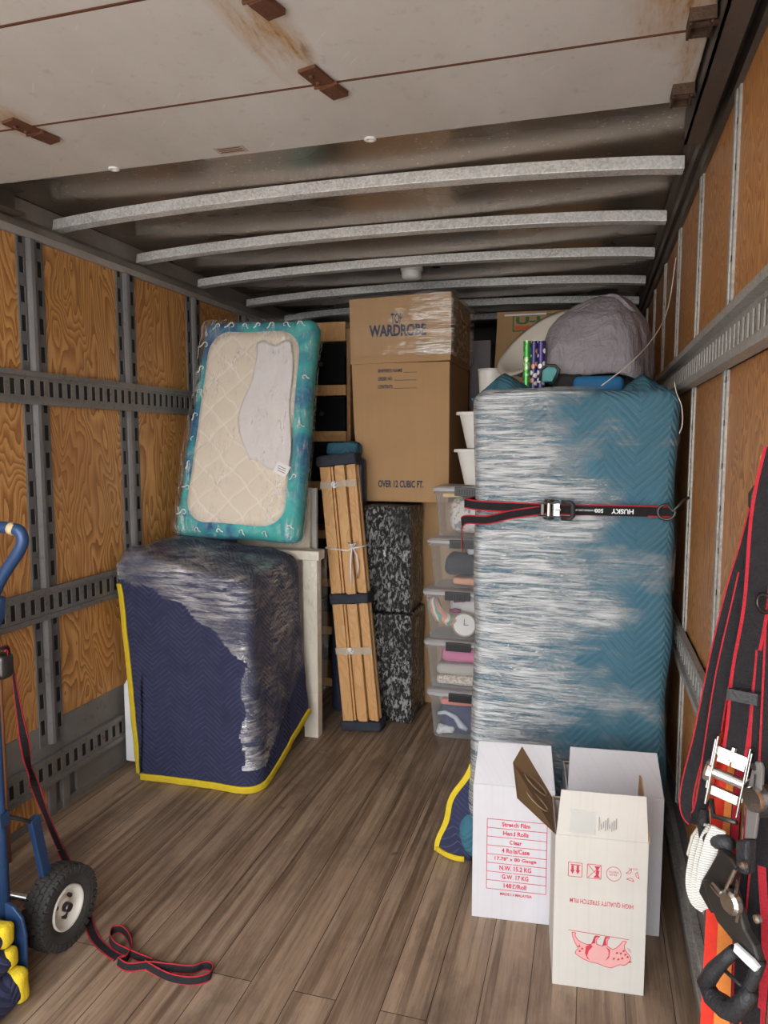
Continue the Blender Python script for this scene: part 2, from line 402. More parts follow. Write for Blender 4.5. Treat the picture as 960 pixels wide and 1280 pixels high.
MT['redweb'] = plain('bright red webbing', (.72, .045, .025), .7, 0, .4, 300, .15, .2)
MT['orangeweb'] = plain('orange webbing', (.70, .23, .05), .75, 0, .4, 300, .15, .2)
k = NT('white ribbed webbing'); v = k.co(); x, y, z = k.xyz(v)
rb = k.mt('ABSOLUTE', k.mt('SUBTRACT', k.mt('FRACT', k.mt('MULTIPLY', z, 230)), .5))
k.P(Base_Color=k.mix(k.rng(rb, .1, .4), (.45, .43, .38), (.82, .80, .74)), Roughness=.8); k.bump(rb, .5, .002); MT['whiteweb'] = k.m
MT['string'] = plain('pale cord', (.65, .60, .5), .8)
MT['whiteplastic'] = plain('white plastic', (.78, .76, .72), .4)
MT['beigeplastic'] = plain('beige plastic', (.52, .48, .41), .5)
MT['clear'] = clearplastic('clear tote plastic', (.75, .77, .79), .10, .15)
MT['clearlid'] = clearplastic('frosted lid plastic', (.78, .78, .79), .45)
MT['grime'] = plain('weathered grey timber', (.27, .25, .22), .8, 0, .5, 30, .3)
MT['asphalt'] = plain('pale concrete ground', (.62, .60, .56), .9, 0, .3, 30)

# ------------------------------------------------------------------ structure
XL, XR, Y0, Y1 = -2.06, .315, -.55, 6.1
struct('floor', M().box(-2.25, .42, Y0 - .1, Y1 + .05, -.05, 0), MT['floor'])
struct('ground', M().box(-40, 40, -60, 30, -1.2, -1.1), MT['asphalt'])
struct('ceiling', M().box(-2.28, .42, 2.0, Y1 + .05, 2.462, 2.48).box(-2.28, .42, Y0, 2.0, 2.462, 2.48), MT['roof'])
wl = struct('wall_left', M().box(-2.28, XL - .012, Y0, Y1, 0, 2.27).box(-2.28, -2.225, Y0, Y1, 2.27, 2.47), MT['post'])
wr = struct('wall_right', M().box(XR + .012, .42, Y0, Y1, 0, 2.47), MT['post'])
struct('wall_front', M().box(-2.28, .42, Y1, Y1 + .05, 0, 2.47), MT['front'])

def slotted(ms, a0, a1, b0, b1, x, sgn, pitch, slot, frac, vert=False, th=.004, m=0):
    """strip with real punched slots; a = along, b = across, x = wall offset"""
    def bx(p0, p1, q0, q1, xa=0., xb=th, mm=m):
        X0, X1 = sorted((x + sgn * xa, x + sgn * xb))
        if vert: ms.box(X0, X1, q0, q1, p0, p1, mm)
        else: ms.box(X0, X1, p0, p1, q0, q1, mm)
    bx(a0, a1, b0, b1, -.002, .0006, 1)
    h = (b1 - b0) * (1 - frac) / 2
    bx(a0, a1, b0, b0 + h); bx(a0, a1, b1 - h, b1)
    n = int((a1 - a0) / pitch)
    for i in range(n + 1):
        s = a0 + i * pitch; e = min(s + pitch - slot, a1)
        if e > s: bx(s, e, b0 + h, b1 - h)
    return ms
def rail(parent, z0, z1, x, sgn, mat, y0=.3, y1=Y1 - .02, lip=.014):
    ms = M(); slotted(ms, y0, y1, z0 + .012, z1 - .012, x, sgn, .05, .024, .66)
    for za, zb in ((z0 - .006, z0 + .014), (z1 - .014, z1 + .006)):
        X0, X1 = sorted((x - sgn * .004, x + sgn * lip)); ms.box(X0, X1, y0, y1, za, zb)
    return obj('logistic_rail', ms, [mat, MT['black']], parent)
# left wall: plywood bays, slotted posts, rails
zb = [.385, .80, .93, 1.64, 1.77, 2.27]
posts = [1.14, 1.73, 2.315, 2.895, 3.475, 4.06, 4.65, 5.24, 5.83]
edges = [.0] + posts + [Y1]
for a, b in zip(edges[:-1], edges[1:]):
    for z0, z1 in ((.385, .815), (.925, 1.655), (1.76, 2.26)):
        obj('plywood_panel', M().box(XL - .012, XL, a + (.06 if a else 0), b - .06, z0, z1), MT['ply_l'], wl)
for y in posts:
    ms = M()
    for z0, z1 in ((.30, .815), (.925, 1.655), (1.76, 2.26)):
        ms.box(XL - .01, XL + .004, y - .066, y + .066, z0, z1, 0)
        for q in (-.046, .046): slotted(ms, z0, z1, y + q - .0195, y + q + .0195, XL + .004, 1, .107, .060, .60, True)
        ms.lathe([(.024, 0), (.024, z1 - z0)], (XL + .002, y, z0), n=12)
    obj('wall_post', ms, [MT['post'], MT['black']], wl)
for z0, z1 in ((.812, .926), (1.650, 1.762)): rail(wl, z0, z1, XL + .012, 1, MT['rail'])
ms = M().box(XL - .01, XL + .004, 0, Y1, .235, .385).box(XL - .01, XL + .004, 0, Y1, .0, .035)
ms.box(XL - .01, XL + .003, 2.45, Y1, .0, .16)
for y in (2.28, 2.36): ms.box(XL - .01, XL + .012, y, y + .04, 0, .14)
obj('scuff_plate', ms, MT['kick'], wl, bevel=.002)
obj('plywood_panel', M().box(XL - .012, XL - .002, 0, 2.3, .03, .14), MT['ply_l'], wl)
rail(wl, .145, .25, XL + .012, 1, MT['rail'])
# right wall
postr = [.78, 1.37, 1.955, 2.54, 3.125, 3.71, 4.3, 4.88, 5.46]
edges = [.0] + postr + [Y1]
for a, b in zip(edges[:-1], edges[1:]):
    for z0, z1 in ((.30, .77), (.88, 1.675), (1.795, 2.33)):
        obj('plywood_panel', M().box(XR, XR + .012, a + (.03 if a else 0), b - .03, z0, z1), MT['ply_r'], wr)
for y in postr:
    ms = M()
    for z0, z1 in ((.28, .77), (.88, 1.675), (1.795, 2.36)):
        ms.box(XR - .006, XR + .01, y - .034, y + .034, z0, z1, 0)
        ms.box(XR - .010, XR - .006, y - .012, y + .012, z0, z1, 0)
        n = int((z1 - z0) / .105)
        for i in range(n + 1):
            z = z0 + .03 + i * .105
            if z < z1 - .02:
                ms.box(XR - .0068, XR - .006, y - .028, y - .018, z, z + .014, 1); ms.box(XR - .0068, XR - .006, y + .018, y + .028, z + .03, z + .044, 1)
    obj('wall_post', ms, [MT['rail_r'], MT['black']], wr)
rail(wr, .772, .880, XR - .012, -1, MT['rail_r'])
rail(wr, 1.680, 1.790, XR - .012, -1, MT['rail_r'], lip=.03)
obj('scuff_plate', M().box(XR - .004, XR + .01, 0, Y1, .22, .30).box(XR - .006, XR + .01, 0, Y1, 0, .06), MT['kick'], wr)
obj('timber_panel', M().box(XR - .001, XR + .012, 0, Y1, .06, .22), MT['grime'], wr)
rail(wr, .12, .215, XR - .01, -1, MT['rail_r'])
# roof coves
def prism(ms, prof, y0, y1, m=0):
    return ms.slab([(a, y0, b) for a, b in prof], (0, y1 - y0, 0), m)
ms = M(); prism(ms, [(-2.062, 2.262), (-2.045, 2.262), (-2.045, 2.288), (-2.062, 2.292)], Y0, Y1)
prism(ms, [(-2.075, 2.29), (-2.06, 2.285), (-2.10, 2.335), (-2.12, 2.34)], Y0, Y1)
prism(ms, [(-2.12, 2.335), (-2.10, 2.33), (-2.19, 2.385), (-2.21, 2.40)], Y0, Y1)
prism(ms, [(-2.21, 2.385), (-2.185, 2.38), (-2.20, 2.46), (-2.28, 2.46)], Y0, Y1)
struct('trim_1', ms, MT['cove'])
ms = M(); prism(ms, [(.30, 2.33), (.318, 2.33), (.318, 2.385), (.30, 2.375)], Y0, Y1); prism(ms, [(.285, 2.375), (.318, 2.38), (.318, 2.46), (.262, 2.46)], Y0, Y1)
prism(ms, [(.268, 2.40), (.285, 2.395), (.285, 2.43), (.268, 2.43)], 2.1, Y1)
struct('trim_2', ms, MT['cove_dark'])
# roof bows
def bow(y):
    ms = M(); n = 24
    def zz(u): return 2.372 + .042 * (1 - (2 * u - 1) ** 2) ** .8
    top = []
    for sgn in (0,):
        prof = [(-.030, .0), (.030, .0), (.020, .045), (-.020, .045)]
        vs = []; x0, x1 = -2.165, .262
        for i in range(n + 1):
            u = i / n; vs += [(x0 + (x1 - x0) * u, y + a, zz(u) + b * (1.0)) for a, b in prof]
        fs = [(i * 4 + j, i * 4 + (j + 1) % 4, i * 4 + 4 + (j + 1) % 4, i * 4 + 4 + j) for i in range(n) for j in range(4)] + [(0, 1, 2, 3), tuple(n * 4 + q for q in range(4))]
        ms.add(vs, fs)
    o = struct('trim_3', ms, MT['galv'], bevel=.003); return o
for i, y in enumerate((2.60, 3.17, 3.74, 4.34, 4.94, 5.5)): bow(y).name = 'trim_%d' % (3 + i)
# overhead roll-up door
dr = bpy.data.objects.new('door_1', None); COL.objects.link(dr); dr['kind'] = 'structure'; dr.location = (0, 0, 0)
js = [2.052, 1.714, 1.304, .89, .48, .07, -.34]
for b, a in zip(js[:-1], js[1:]):
    obj('door_panel', M().box(-1.98, .215, a + .004, b, 2.36, 2.385), MT['door'], dr, bevel=.004, local=False)
for yj in js[1:-1]: obj('door_seam', M().box(-1.97, .205, yj - .0015, yj + .005, 2.3592, 2.372), MT['rust'], dr)
obj('door_backing', M().box(-1.97, .2, -.3, 2.03, 2.380, 2.39), MT['rust'], dr)
def hinge(x, y, L=.135, fold=.5):
    ms = M(); wd = .024
    ms.obox((x, y - L * .22, 2.355), (wd, -.006, 0), (.006 * 1.5, L * .32, 0), (0, 0, .004))
    ms.obox((x + .018, y + L * .28, 2.352), (wd * .9, -.006, 0), (.008, L * .22, 0), (0, 0, .006))
    ms.tube([(x - .022, y + .012, 2.352), (x + .040, y + .004, 2.352)], .0045, 8)
    for q in (-.35, -.1, .35): ms.lathe([(0, -.004), (.006, -.003), (.006, .002)], (x + q * .02, y + L * q, 2.348), n=8)
    h = obj('hinge', ms, MT['rust'], dr, bevel=.001); return h
hinge(-.645, 1.70); hinge(-1.515, 1.73); hinge(-.655, 1.345); hinge(-1.52, 1.30)
for x, y in ((-1.472, 2.036), (-.629, 2.045)):
    obj('grommet', M().lathe([(.016, 0), (.018, -.004), (.012, -.006), (.007, -.003), (.007, .002)], (x, y, 2.36), n=16), MT['whiteplastic'], dr, smooth=True)
ms = M().box(-1.095, -1.0, 1.985, 2.03, 2.3590, 2.3597); obj('faded_sticker', ms, plain('faded label', (.50, .40, .33), .7), dr)
ms = M()
for i in range(3): ms.box(-1.085, -1.01, 1.992 + i * .012, 1.996 + i * .012, 2.3585, 2.359)
obj('sticker_print', ms, MT['rust'], dr)
for y in (1.985, 1.665):
    ms = M().box(.165, .215, y - .035, y - .030, 2.335, 2.36).box(.165, .215, y + .030, y + .035, 2.335, 2.36).box(.165, .17, y - .03, y + .03, 2.33, 2.36).box(.205, .21, y - .03, y + .03, 2.33, 2.36)
    ms.tube([(.165, y, 2.345), (.262, y, 2.345)], .007, 8); ms.lathe([(.0, 0), (.02, 0), (.02, .015), (0, .015)], (.24, y, 2.345), (1, 0, 0), 12)
    obj('roller_bracket', ms, MT['rustdark'], dr)
ms = M()
for s, x0 in ((1, .222), (-1, -2.03)):
    ms.box(x0, x0 + .006, Y0, 2.22, 2.315, 2.40); ms.box(x0, x0 + .05, Y0, 2.22, 2.315, 2.321); ms.box(x0, x0 + .05, Y0, 2.22, 2.394, 2.40); 
obj('door_track', ms, MT['cove_dark'], dr)
# dome lamp between the bows
t = thing('ceiling_light', 'small round white dome light on the metal roof', 'light', (-.985, 3.98, 2.462))
obj('base', M().lathe([(0, 0), (.062, 0), (.062, -.02), (.05, -.022)], (-.985, 3.98, 2.462), n=24), MT['whiteplastic'], t, smooth=False)
obj('lamp_shade', M().lathe([(.055, -.018), (.055, -.05), (.047, -.062), (0, -.066)], (-.985, 3.98, 2.462), n=24), MT['whiteplastic'], t, smooth=True)


# ------------------------------------------------------------------ soft-shape helpers
def rrect(x0, x1, y0, y1, r, n=5, per=10):
    """closed rounded rectangle, anticlockwise from the front-left corner, evenly filled sides"""
    o = []
    cs = [(x1 - r, y0 + r, -90), (x1 - r, y1 - r, 0), (x0 + r, y1 - r, 90), (x0 + r, y0 + r, 180)]
    st = (x0 + r, y0)
    prev = V((st[0], st[1], 0))
    for cx, cy, a in cs:
        arc = [V((cx + r * math.cos(math.radians(a + 90 * i / n)), cy + r * math.sin(math.radians(a + 90 * i / n)), 0)) for i in range(n + 1)]
        for j in range(1, per): o.append(prev.lerp(arc[0], j / per))
        o += arc; prev = arc[-1]
    return o
def loft(ms, secs, n=5, per=4, m=0, cap=True, capt=True):
    """secs: (x0,x1,y0,y1,z,r)"""
    rings = [[V((p.x, p.y, s[4])) for p in rrect(s[0], s[1], s[2], s[3], s[5], n, per)] for s in secs]
    k = len(rings[0]); vs = [q for r in rings for q in r]
    fs = [(i * k + j, i * k + (j + 1) % k, (i + 1) * k + (j + 1) % k, (i + 1) * k + j) for i in range(len(secs) - 1) for j in range(k)]
    if cap: fs.append(tuple(range(k))[::-1])
    if capt: fs.append(tuple((len(secs) - 1) * k + j for j in range(k)))
    return ms.add(vs, fs, m)
def N3(x, y, z, s=1.): return noise.noise(V((x * s, y * s, z * s)))

# ------------------------------------------------------------------ navy wrapped furniture on the left
t = thing('wrapped_dresser', 'furniture wrapped in a navy quilted blanket with yellow binding and clear film', 'wrapped furniture', (-1.7, 3.0, 0))
ms = M(); loft(ms, [(-2.024, -1.45, 2.735, 3.24, .045, .01), (-2.024, -1.45, 2.735, 3.24, .40, .01), (-2.0, -1.45, 2.76, 3.24, .45, .01), (-2.0, -1.45, 2.76, 3.24, .86, .01)])
obj('cabinet_body', ms, MT['whitepaint'], t, label='white enamel cabinet side showing below the blanket')
for x in (-1.985, -1.52):
    for y in (2.78, 3.17): obj('foot', M().box(x, x + .05, y, y + .05, 0, .046), MT['darkplastic'], t)
BX0, BX1, BY0, BY1 = -2.018, -1.365, 2.705, 3.275
def topz(x, y):
    u = (x - BX0) / (BX1 - BX0); v = (y - BY0) / (BY1 - BY0)
    return (1.03 * (1 - u) + .905 * u) * (1 - v) + (1.055 * (1 - u) + .955 * u) * v + .012 * N3(x, y, 0, 7)
path = rrect(BX0, BX1, BY0, BY1, .05, 6, 26)
cen = V(((BX0 + BX1) / 2, (BY0 + BY1) / 2, 0)); R_ = .055
def body_top(off):
    ms = M(); k = len(path); prof = []
    ss = [0, .3, .5, .65, .75, .82, .88, .93, .97, 1.0]
    vs = []
    for s in ss:
        for p in path:
            q = cen + (p - cen) * s; d = (1 - s) * .29
            drop = 0 if d > R_ else R_ - math.sqrt(max(0, R_ * R_ - (R_ - d) ** 2))
            out = (p - cen).normalized() * (off if s > .9 else 0)
            vs.append(V((q.x, q.y, topz(q.x, q.y) - drop + (off if s < .95 else 0) + .006 * N3(q.x, q.y, 3, 14))) + out)
    fs = [(i * k + j, i * k + (j + 1) % k, (i + 1) * k + (j + 1) % k, (i + 1) * k + j) for i in range(len(ss) - 1) for j in range(k)]
    return ms.add(vs, fs)
def wall_fn(off, pts, flare=.035):
    def fn(u, tt):
        f = u * (len(pts) - 1); i = min(int(f), len(pts) - 2); p = pts[i].lerp(pts[i + 1], f - i)
        d = pts[min(i + 1, len(pts) - 1)] - pts[max(i, 0)]; nn = V((d.y, -d.x, 0)).normalized()
        side = max(0, min(1, (p.y - BY0 - .02) / .5))
        zh = .006 + .16 * side ** 1.3
        zt = topz(p.x, p.y) - R_
        z = zh + (zt - zh) * tt
        q = V((p.x, p.y, z))
        if p.y < BY0 + .06 and p.x < -1.9:        # left hem slants in towards the floor
            q.x += .085 * (1 - tt) ** .9 * max(0, 1 - (p.x - BX0) / .16)
        q += nn * (off + (flare if p.x > -1.97 else .0) * (1 - tt) ** 2.2 * (.8 + .5 * N3(p.x, p.y, 0, 5)) + .007 * N3(q.x, q.y, q.z, 6) + .004 * N3(q.x, q.y, q.z, 16))
        if side > 0: q += V((.0, 0, 0)) + nn * .02 * (1 - tt) * side
        return q
    return fn
kc = max(range(len(path)), key=lambda i: path[i].x + path[i].y * .5)
kr = [i for i, p in enumerate(path) if p.x > BX1 - .003 and p.y < BY1 - .04][-1]
front = [V((BX0 + .006, BY0 + .004, 0)), V((BX0 + .025, BY0 + .001, 0))] + path[:kr + 1]
ms = body_top(0); ms.grid(wall_fn(0, front), 70, 40)
back = path[kr:] + [path[0]]
ms.grid(lambda u, tt: (lambda f, i: V((back[i].lerp(back[i + 1], f - i).x, back[i].lerp(back[i + 1], f - i).y, (topz(back[i].x, back[i].y) - R_) - .12 * (1 - tt))))(u * (len(back) - 1), min(int(u * (len(back) - 1)), len(back) - 2)), 50, 3)
obj('moving_blanket', ms, MT['navy'], t, smooth=True)
fn = wall_fn(.004, front)
ms = M()
bl = [fn(0.0, i / 20) for i in range(0, 19)][::-1]
bb = [fn(i / 40, 0.0) + V((0, 0, .012)) for i in range(0, 41)]
def band(ms, pts, wv, width, th=.008):
    return ms.ribbon(pts, wv, width, th, 0, 0, .2, 3)
band(ms, bl, V((1, -.2, 0)), .026); band(ms, bb, [V((0, 0, 1))] * len(bb), .030)
obj('binding', ms, MT['yellow'], t, smooth=True, label='yellow edge binding')
MT['film_n'] = film('clear stretch film over navy', 5, 9, 48, .05, 1.0, .42, .64, .24, (1, 1, 1), (.86, .87, .90), .36, .64, 4., .7, .012, None, .8)  # bright streaks in the mask stand in for glare on the film
wf = wall_fn(.007, front)
def keepf(u, tt):
    p = wf(u, tt)
    if p.y < BY0 + .045 and p.x < -1.398 - .012 * math.sin(p.z * 31):
        lim = .89 - .30 * max(0, (p.x + 1.98) / .56) ** 1.7 + .012 * math.sin(p.x * 40)
        return p.z > lim
    if p.y < BY0 + .05: return p.z > .10
    return p.z > .06 + .40 * (p.y - BY0) / .57
ms = body_top(.006); ms.grid(wf, 140, 80, keep=keepf)
obj('stretch_film', ms, MT['film_n'], t, smooth=True)

# cream headboard standing behind it
t = thing('crib_headboard', 'cream painted wooden bed end wrapped in film beside the navy bundle', 'bed frame', (-1.33, 3.35, 0))
ms = M().box(-1.375, -1.30, 3.31, 3.37, 0, .955)
for z in (.28, .42, .56, .75, .86): ms.lathe([(0, -.0012), (.004, -.0012), (.004, .002)], (-1.338, 3.31, z), (0, 1, 0), 8)
obj('leg', ms, MT['cream'], t, bevel=.003)
obj('leg', M().box(-1.99, -1.93, 3.31, 3.37, 0, .955), MT['cream'], t, bevel=.003)
obj('top_rail', M().box(-1.93, -1.285, 3.30, 3.385, .915, .962), MT['cream'], t, bevel=.004)
obj('bottom_rail', M().box(-1.93, -1.375, 3.32, 3.36, .18, .25), MT['cream'], t, bevel=.003)
for i in range(6): obj('slat', M().box(-1.90 + i * .088, -1.86 + i * .088, 3.33, 3.345, .25, .915), MT['cream'], t)
MT['film_c'] = film('clear stretch film', 30, 30, 8, .04, .28, .52, .68, .3, None, (.85, .84, .80))
obj('stretch_film', rbox((-1.335, 3.345, .60), (.125, .105, .74), .015, 10, .01, 9), MT['film_c'], t, smooth=True)
t = thing('picture_frame', 'pale framed boards standing upright behind the cream bed end', 'frame', (-1.5, 3.5, 0))
obj('frame', M().box(-1.80, -1.385, 3.43, 3.455, 0, 1.26), MT['cream'], t, bevel=.003)
obj('frame', M().box(-1.78, -1.365, 3.475, 3.50, 0, 1.265), plain('pale grey board', (.55, .56, .54), .5), t, bevel=.003)

# ------------------------------------------------------------------ crib mattress
TL, TR, BL, BR = PY(252, 396, 3.42), PY(388, 402, 3.42), PY(222, 660, 3.13), PY(373, 686, 3.13)
ex = ((TR - TL) + (BR - BL)).normalized(); ez = ((TL - BL) + (TR - BR)).normalized(); ex = (ex - ez * ex.dot(ez) * .72).normalized(); ez = (ez - ex * ez.dot(ex)).normalized(); ey = ez.cross(ex)
mc = (TL + TR + BL + BR) / 4; MW = ((TR - TL).length + (BR - BL).length) / 2; MH = ((TL - BL).length + (TR - BR).length) / 2
rot = Matrix((ex, ey, ez)).transposed().to_euler()
t = thing('crib_mattress', 'crib mattress in a teal wave-print cover with cream quilted centre, leaning upright', 'mattress', mc, rot)
k = NT('teal blue tie-dye cover'); v = k.co(); n1 = k.noise(v, 3.4, 4, .6, .6); n2 = k.noise(v, 14, 4, .7, 1.)
c = k.mix(k.rng(n1, .42, .60), (.045, .42, .40), (.015, .12, .28)); c = k.mix(k.rng(n1, .60, .72), c, (.02, .045, .17)); c = k.mix(k.rng(n2, .52, .7, 0, .5), c, (.16, .58, .52))
k.P(Base_Color=c, Roughness=.7); k.bump(k.noise(v, 7, 4), .35, .01)
def sheary(p):      # the sewn cover narrows a little towards the top
    p = p.copy(); p.x *= 1 + .035 * (-p.z / .55); 
    return p
obj('mattress_cover', rbox((0, .062, 0), (MW + .012, .125, MH), .05, 22, .012, 5, 1, sheary), k.m, t, smooth=True, local=True)
k = NT('cream quilted fleece'); v = k.co(); x, y, z = k.xyz(v)
def lines(a): return k.mt('ABSOLUTE', k.mt('SUBTRACT', k.mt('FRACT', a), .5))
wob = k.mt('MULTIPLY', k.noise(v, 9, 2), .5)
d1 = lines(k.mt('ADD', k.mt('MULTIPLY', k.mt('ADD', x, z), 6.5), wob)); d2 = lines(k.mt('ADD', k.mt('MULTIPLY', k.mt('SUBTRACT', x, z), 6.5), wob))
dd = k.mt('MINIMUM', d1, d2); ln = k.rng(dd, 0, .06, 1, 0)
k.P(Base_Color=k.mix(ln, k.mix(k.noise(v, 4, 4), (.72, .63, .51), (.80, .71, .59)), (.86, .79, .69)), Roughness=.85)
k.bump(k.mt('ADD', k.mt('MULTIPLY', k.rng(dd, 0, .15), .8), k.mt('MULTIPLY', k.noise(v, 5, 4), 1.5)), .35, .008)
ms = M(); W2, H2 = MW / 2 - .060, MH / 2 - .066
ring = [V((p.x, 0, p.y)) for p in rrect(-W2, W2, -H2, H2, .11, 8, 14)]
vs = []; S = [1.0, .985, .9, .7, .45, .2]
for i, s in enumerate(S):
    for p in ring: vs.append(V((p.x * s * (1 - .03 * p.z / .5) - .006 - .02 * (p.z < -.3) * 0, (.006, -.012, -.016, -.018, -.018, -.018)[i] + .006 * N3(p.x * s, 5, p.z * s, 7), p.z * s)))
kk = len(ring); ms.add(vs, [(i * kk + j, i * kk + (j + 1) % kk, (i + 1) * kk + (j + 1) % kk, (i + 1) * kk + j) for i in range(len(S) - 1) for j in range(kk)] + [tuple((len(S) - 1) * kk + j for j in range(kk))])
obj('quilted_panel', ms, k.m, t, smooth=True, local=True, label='cream quilted centre panel')
ms = M()
def sh(u, v_):
    z = .42 - .60 * v_; xl = -.03 + .06 * v_ - .05 * (v_ < .22) * (1 - v_ / .22) * -1 + .04 * math.sin(v_ * 7); xr = .205 + .05 * min(1, v_ * 1.6) + .012 * math.sin(v_ * 9)
    x = xl + (xr - xl) * u; zz = z - .06 * u * v_ + .012 * math.sin(u * 9)
    return V((x, -.031 - .009 * abs(math.sin(u * 5 + v_ * 2)) * .6 - .006 * N3(x, 1, zz, 12), zz))
ms.grid(sh, 24, 36)
obj('white_sheet', ms, plain('thin white cloth', (.74, .70, .69), .8, 0, .4, 14, .03), t, smooth=True, local=True, thick=.002)
ms = M().obox((.235, -.045, -.225), (.034, 0, -.014), (0, .0008, 0), (.012, 0, .026)); lb = obj('care_label', ms, plain('white paper label', (.84, .82, .82), .5), t, local=True)
ms = M()
for i, (a, b) in enumerate(((-.02, .012), (-.018, .0), (-.02, -.01))): ms.obox((.235 + b * 0, -.0465, -.215 + i * -.011), (.02, 0, -.008), (0, .0004, 0), (.0006, 0, .0018))
obj('label_print', ms, MT['grey_ink'], t, local=True)
rnd = random.Random(3); wavem = plain('white wave print', (.75, .80, .78), .7)
def curl(cx, cz, s, ang, fl=1):
    pts = []
    for i in range(15):
        q = i / 14; th = q * 5.2; r = s * (1 - .78 * q) if q > .3 else s * (1.05 - .3 * q)
        pts.append(V((fl * (r * math.cos(th) - s * .2), 0, r * math.sin(th))))
    pts = [V((-fl * s * -1.9, 0, -s * .9)), V((fl * s * 1.3, 0, -s * .5))] + pts
    ca, sa = math.cos(ang), math.sin(ang)
    ms = M(); ms.tube([V((cx + p.x * ca - p.z * sa, -.004 - .0, cz + p.x * sa + p.z * ca)) for p in pts], [.0035 * (1 - .5 * i / len(pts)) for i in range(len(pts))], 5); obj('wave_print', ms, wavem, t, local=True, smooth=True)
for i in range(8): curl(-MW / 2 + .034 + rnd.uniform(-.003, .003), -.45 + i * .125, rnd.uniform(.014, .019), rnd.uniform(-.6, .6), rnd.choice((1, -1)))
for i in range(7): curl(-.22 + i * .075, MH / 2 - .035, rnd.uniform(.012, .018), rnd.uniform(-.3, .3), rnd.choice((1, -1)))
for i in range(4): curl(MW / 2 - .03, -.5 + i * .25, .013, rnd.uniform(-.5, .5), rnd.choice((1, -1)))
for i in range(4): curl(-.2 + i * .12, -MH / 2 + .03, .012, rnd.uniform(-.3, .3), 1)
MT['film_m'] = film('clear stretch film on mattress', 30, 30, 7, .02, .60, .50, .66, .42, (1, 1, 1), (.97, .97, .98), .47, .66, 6., .03, .002, lambda k, x, y, z: k.mt('ADD', k.mt('MULTIPLY', k.mt('ABSOLUTE', x), .45), k.mt('MULTIPLY', y, .5)), 1.2, 0.)  # whitening towards the sides paints film glints into the mask
obj('stretch_film', rbox((0, .05, 0), (MW + .03, .185, MH + .012), .055, 22, .012, 5, 1, sheary), MT['film_m'], t, smooth=True, local=True)

# ------------------------------------------------------------------ wooden shelf with black bins behind the mattress
t = thing('wooden_shelf', 'pale wooden shelf unit with black bins beside the tall wardrobe carton', 'shelf', (-1.6, 4.1, 0))
for x in (-1.95, -1.375): obj('side_panel', M().box(x, x + .022, 4.0, 4.33, 0, 2.15), MT['wood_dark'], t, bevel=.002)
for z, h in ((2.08, .11), (1.772, .06), (1.505, .06), (1.22, .05), (.93, .05), (.64, .05), (.35, .05), (.03, .05)):
    obj('shelf_board', M().box(-1.928, -1.377, 3.985, 4.33, z, z + h), MT['wood'], t, bevel=.002)
MT['bin'] = plain('black fabric', (.010, .010, .011), .9, 0, .2, 60, .2, .1)
bins = 0
for z0, z1 in ((1.832, 2.078), (1.565, 1.770), (1.27, 1.50)):
    b = thing('storage_bin', ('black storage bin on the highest level of the wooden shelf', 'black storage bin on the second level of the wooden shelf', 'black storage bin on the third level of the wooden shelf')[bins], 'bin', (-1.65, 4.0, z0), group='black bins in the shelf'); bins += 1
    ms = M().box(-1.92, -1.385, 3.995, 4.003, z0 + .002, z1 - .006).box(-1.92, -1.385, 4.25, 4.258, z0 + .002, z1 - .006).box(-1.92, -1.912, 4.003, 4.25, z0 + .002, z1 - .006).box(-1.393, -1.385, 4.003, 4.25, z0 + .002, z1 - .006).box(-1.912, -1.393, 4.003, 4.25, z0 + .002, z0 + .008)
    obj('bin_body', ms, MT['bin'], b)
    obj('grommet', M().lathe([(0, .004), (.008, -.003), (.012, -.002), (.012, .004)], (-1.53, 3.993, (z0 + z1) / 2), (0, 1, 0), 14), MT['darksteel'], b)
# open brown flap sticking out behind the wardrobe carton
# ------------------------------------------------------------------ wardrobe carton
YW = 3.75
t = thing('wardrobe_box', 'tall brown cardboard wardrobe carton with blue printing and film round its top', 'box', (-1.0, YW, 1.18))
out = [(-1.262, 1.921), (-.722, 1.921), (-.722, 1.18), (-1.185, 1.18), (-1.235, 1.40), (-1.25, 1.6)]
obj('box_body', M().slab([(a, YW, b) for a, b in out], (0, .60, 0)), MT['card'], t, bevel=.004)
obj('box_lid', M().slab([(a, YW - .005, b) for a, b in [(-1.272, 2.262), (-.717, 2.275), (-.717, 1.925), (-1.266, 1.918)]], (0, .61, 0)), MT['card'], t, bevel=.004)
obj('packing_tape', M().box(-.90, -.715, YW - .007, YW - .0055, 1.955, 2.02), clearplastic('glossy packing tape', (.75, .62, .45), .45, .15), t)
MT['film_w'] = film('clear stretch film on carton', 5, 20, 60, .04, .75, .45, .62, .18, (1, 1, 1), (.92, .86, .78), .42, .58, 6., .7, .01, lambda k, x, y, z: k.mt('ADD', k.mt('MULTIPLY', x, 1.3), -.07))
def mv(p): return p
obj('stretch_film', rbox((-.995, YW + .30, 2.12), (.60, .645, .335), .02, 14, .008, 8), MT['film_w'], t, smooth=True)
def tpx(name, body, x0, y0, x1, y1, Y, mat, parent, bold=.0, off=.0075):
    """lettering on a carton face at depth Y"""
    a, b, c_ = PY(x0, y1, Y), PY(x1, y1, Y), PY(x0, y0, Y); a.y -= off
    return text(name, body, a, (1, 0, 0), (0, 0, 1), abs(b.x - a.x), abs(c_.z - a.z), mat, parent, bold)
tpx('printed_text', 'TOP', 489, 392, 503.5, 405, YW, MT['blue_ink'], t, .03)
tpx('printed_text', 'WARDROBE', 462, 407, 533, 422, YW, MT['blue_ink'], t, .04)
